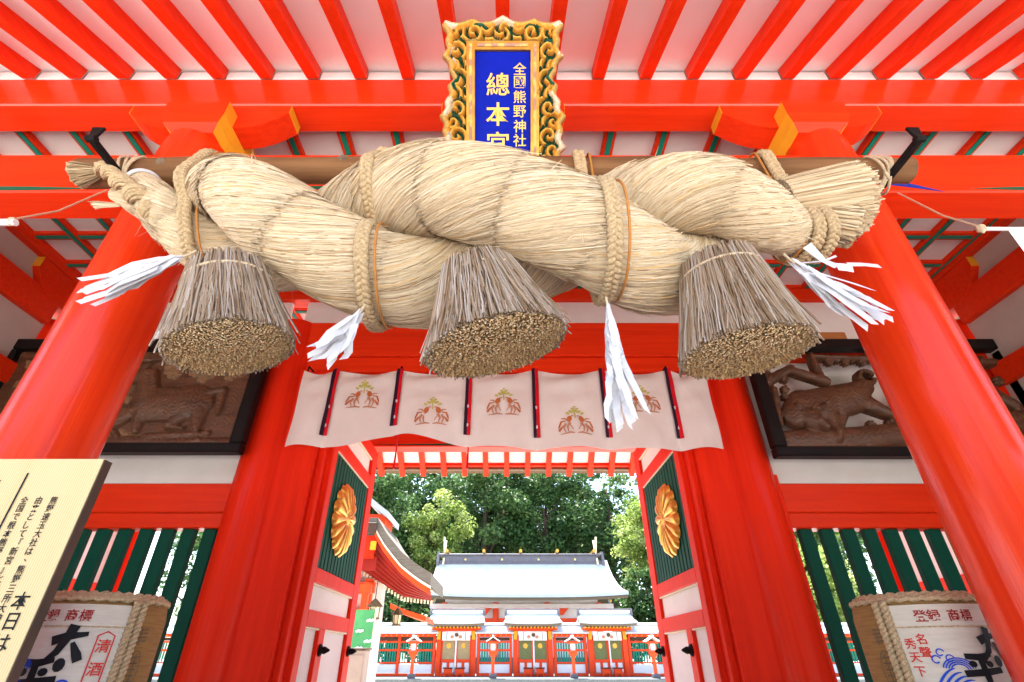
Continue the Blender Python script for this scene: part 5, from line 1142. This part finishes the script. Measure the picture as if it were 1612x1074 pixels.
# ------------------------------------------------------------------ trees
def tree(x, y, h, cr, label, m_, seed, n=9000, leaf=.3, low=.25, z0=.0, nclump=70):
    r_ = np.random.default_rng(seed); tk = thing('broadleaf_tree', (x, y, z0), label, 'tree', 'trees behind the shrine hall')
    b = MB(); b.tube([(x + .3 * math.sin(q * 3 + seed), y, z0 + h * .8 * q) for q in np.linspace(0, 1, 10)], np.linspace(.05 * h ** .8, .05, 10), 9)
    ob('trunk', b, M['trunk'], tk, smooth='all')
    cz = z0 + h * (low + (1 - low) / 2); rz = h * (1 - low) / 2
    c = []
    for k in range(nclump):
        d = r_.normal(0, 1, 3); d /= np.linalg.norm(d); q = r_.uniform(.35, 1.) ; c.append((x + d[0] * cr * q, y + d[1] * cr * q * .8, cz + d[2] * rz * q))
    c = np.array(c)
    for k in range(0, nclump, 5):
        p = c[k]; t_ = np.clip((p[2] - z0) / h - .18, .12, .7); s0 = np.array([x + .3 * math.sin(t_ / .8 * 3 + seed), y, z0 + h * t_])
        ob('limb', MB().tube([s0, (s0 + p) / 2 + np.array([0, 0, .3]), p], [.13, .08, .03], 6), M['trunk'], tk, smooth='all')
    ci = r_.integers(0, nclump, n); rc = r_.uniform(.55, 1.25, nclump) * cr * .30; dv = r_.normal(0, 1, (n, 3)); dv /= np.linalg.norm(dv, axis=1)[:, None]; qq = r_.random(n) ** .45
    P = c[ci] + dv * (rc[ci] * qq)[:, None] * np.array([1, 1, .75])
    nn = dv * .6 + r_.normal(0, .6, (n, 3)) + np.array([0, 0, .5]); nn /= np.linalg.norm(nn, axis=1)[:, None]; a = np.cross(nn, r_.normal(0, 1, (n, 3))); a /= np.linalg.norm(a, axis=1)[:, None]; b2 = np.cross(nn, a)
    n_ = n; sz = leaf * r_.uniform(.6, 1.3, n)[:, None]
    V = np.stack([P - a * sz * .5, P + b2 * sz * .32 - nn * sz * .08, P + a * sz * .5, P - b2 * sz * .32 - nn * sz * .08], 1).reshape(-1, 3)
    F = np.arange(n * 4).reshape(-1, 4); tone = np.clip(r_.normal(.5, .22, n) + r_.normal(0, .16, nclump)[ci], 0, 1)
    ob('crown', fast_mesh('crown', V - np.array([x, y, z0]), F, tone), M[m_], tk, kind='stuff')
tree(-13, 52, 21, 6.0, 'dark evergreen above the sweeping roof of the side hall', 'leafdark', 1, 17000, .42)
tree(-6.5, 50, 15.5, 3.4, 'pale yellow green tree left of the main hall ridge', 'leaflight', 2, 14000, .30, .42)
tree(-2, 57, 25, 6.0, 'tall dark evergreen behind the left half of the main hall roof', 'leafdark', 3, 20000, .42, .18)
tree(4.5, 58, 24, 5.5, 'tall dark evergreen behind the right half of the main hall roof', 'leafdark', 4, 15000, .42, .2)
tree(11, 56, 22, 4.8, 'thin dark evergreen with sky gaps right of the ridge', 'leafdark', 5, 10000, .40, .15, nclump=55)
tree(13.5, 48, 15.5, 3.6, 'pale green tree at the right edge of the doorway view', 'leaflight', 6, 13000, .30, .38)
tree(11.5, 45, 8.5, 3.0, 'low dark evergreen at the right end of the main hall', 'leafdark', 7, 8000, .34, .05)
tree(-8.5, 44, 8.0, 3.0, 'low dark evergreen at the left end of the main hall', 'leafdark', 8, 8000, .34, .05)
tree(19, 36, 9, 3.6, 'bright green tree seen between the right green slats', 'leaflight', 9, 9000, .28, .05)
tree(23, 45, 17, 5.5, 'tall bright tree behind the fence, in the gaps of the right green slats', 'leaflight', 19, 12000, .36, .08)
tree(15.5, 40, 12, 3.2, 'slim green tree just right of the doorway view', 'leafdark', 20, 9000, .32, .05)
tree(24, 44, 15, 5, 'tall tree farthest right, seen between the right green slats', 'leafdark', 10, 7000, .4, .1)
tree(-24, 46, 16, 5.5, 'tall tree farthest left, seen between the left green slats', 'leafdark', 11, 6000, .42, .1)
tree(0, 72, 29, 9, 'far evergreen at the back, between the two tall dark trees', 'leafdark', 12, 15000, .6, .12)
tree(-14, 70, 26, 8, 'far evergreen at the back left of the grove', 'leafdark', 13, 14000, .6, .12)
tree(10, 68, 25, 7.5, 'far evergreen filling the gap right of the hall ridge', 'leafdark', 21, 12000, .6, .15)
tree(-9, 66, 28, 8, 'far evergreen filling the sky above the side hall', 'leafdark', 22, 12000, .6, .15)
tree(31, 56, 25, 8.5, 'broad far tree filling the gaps of the right green slats', 'leafdark', 23, 10000, .6, .08)
tree(20, 68, 24, 7, 'far evergreen at the back right of the grove', 'leafdark', 14, 8000, .6, .12)
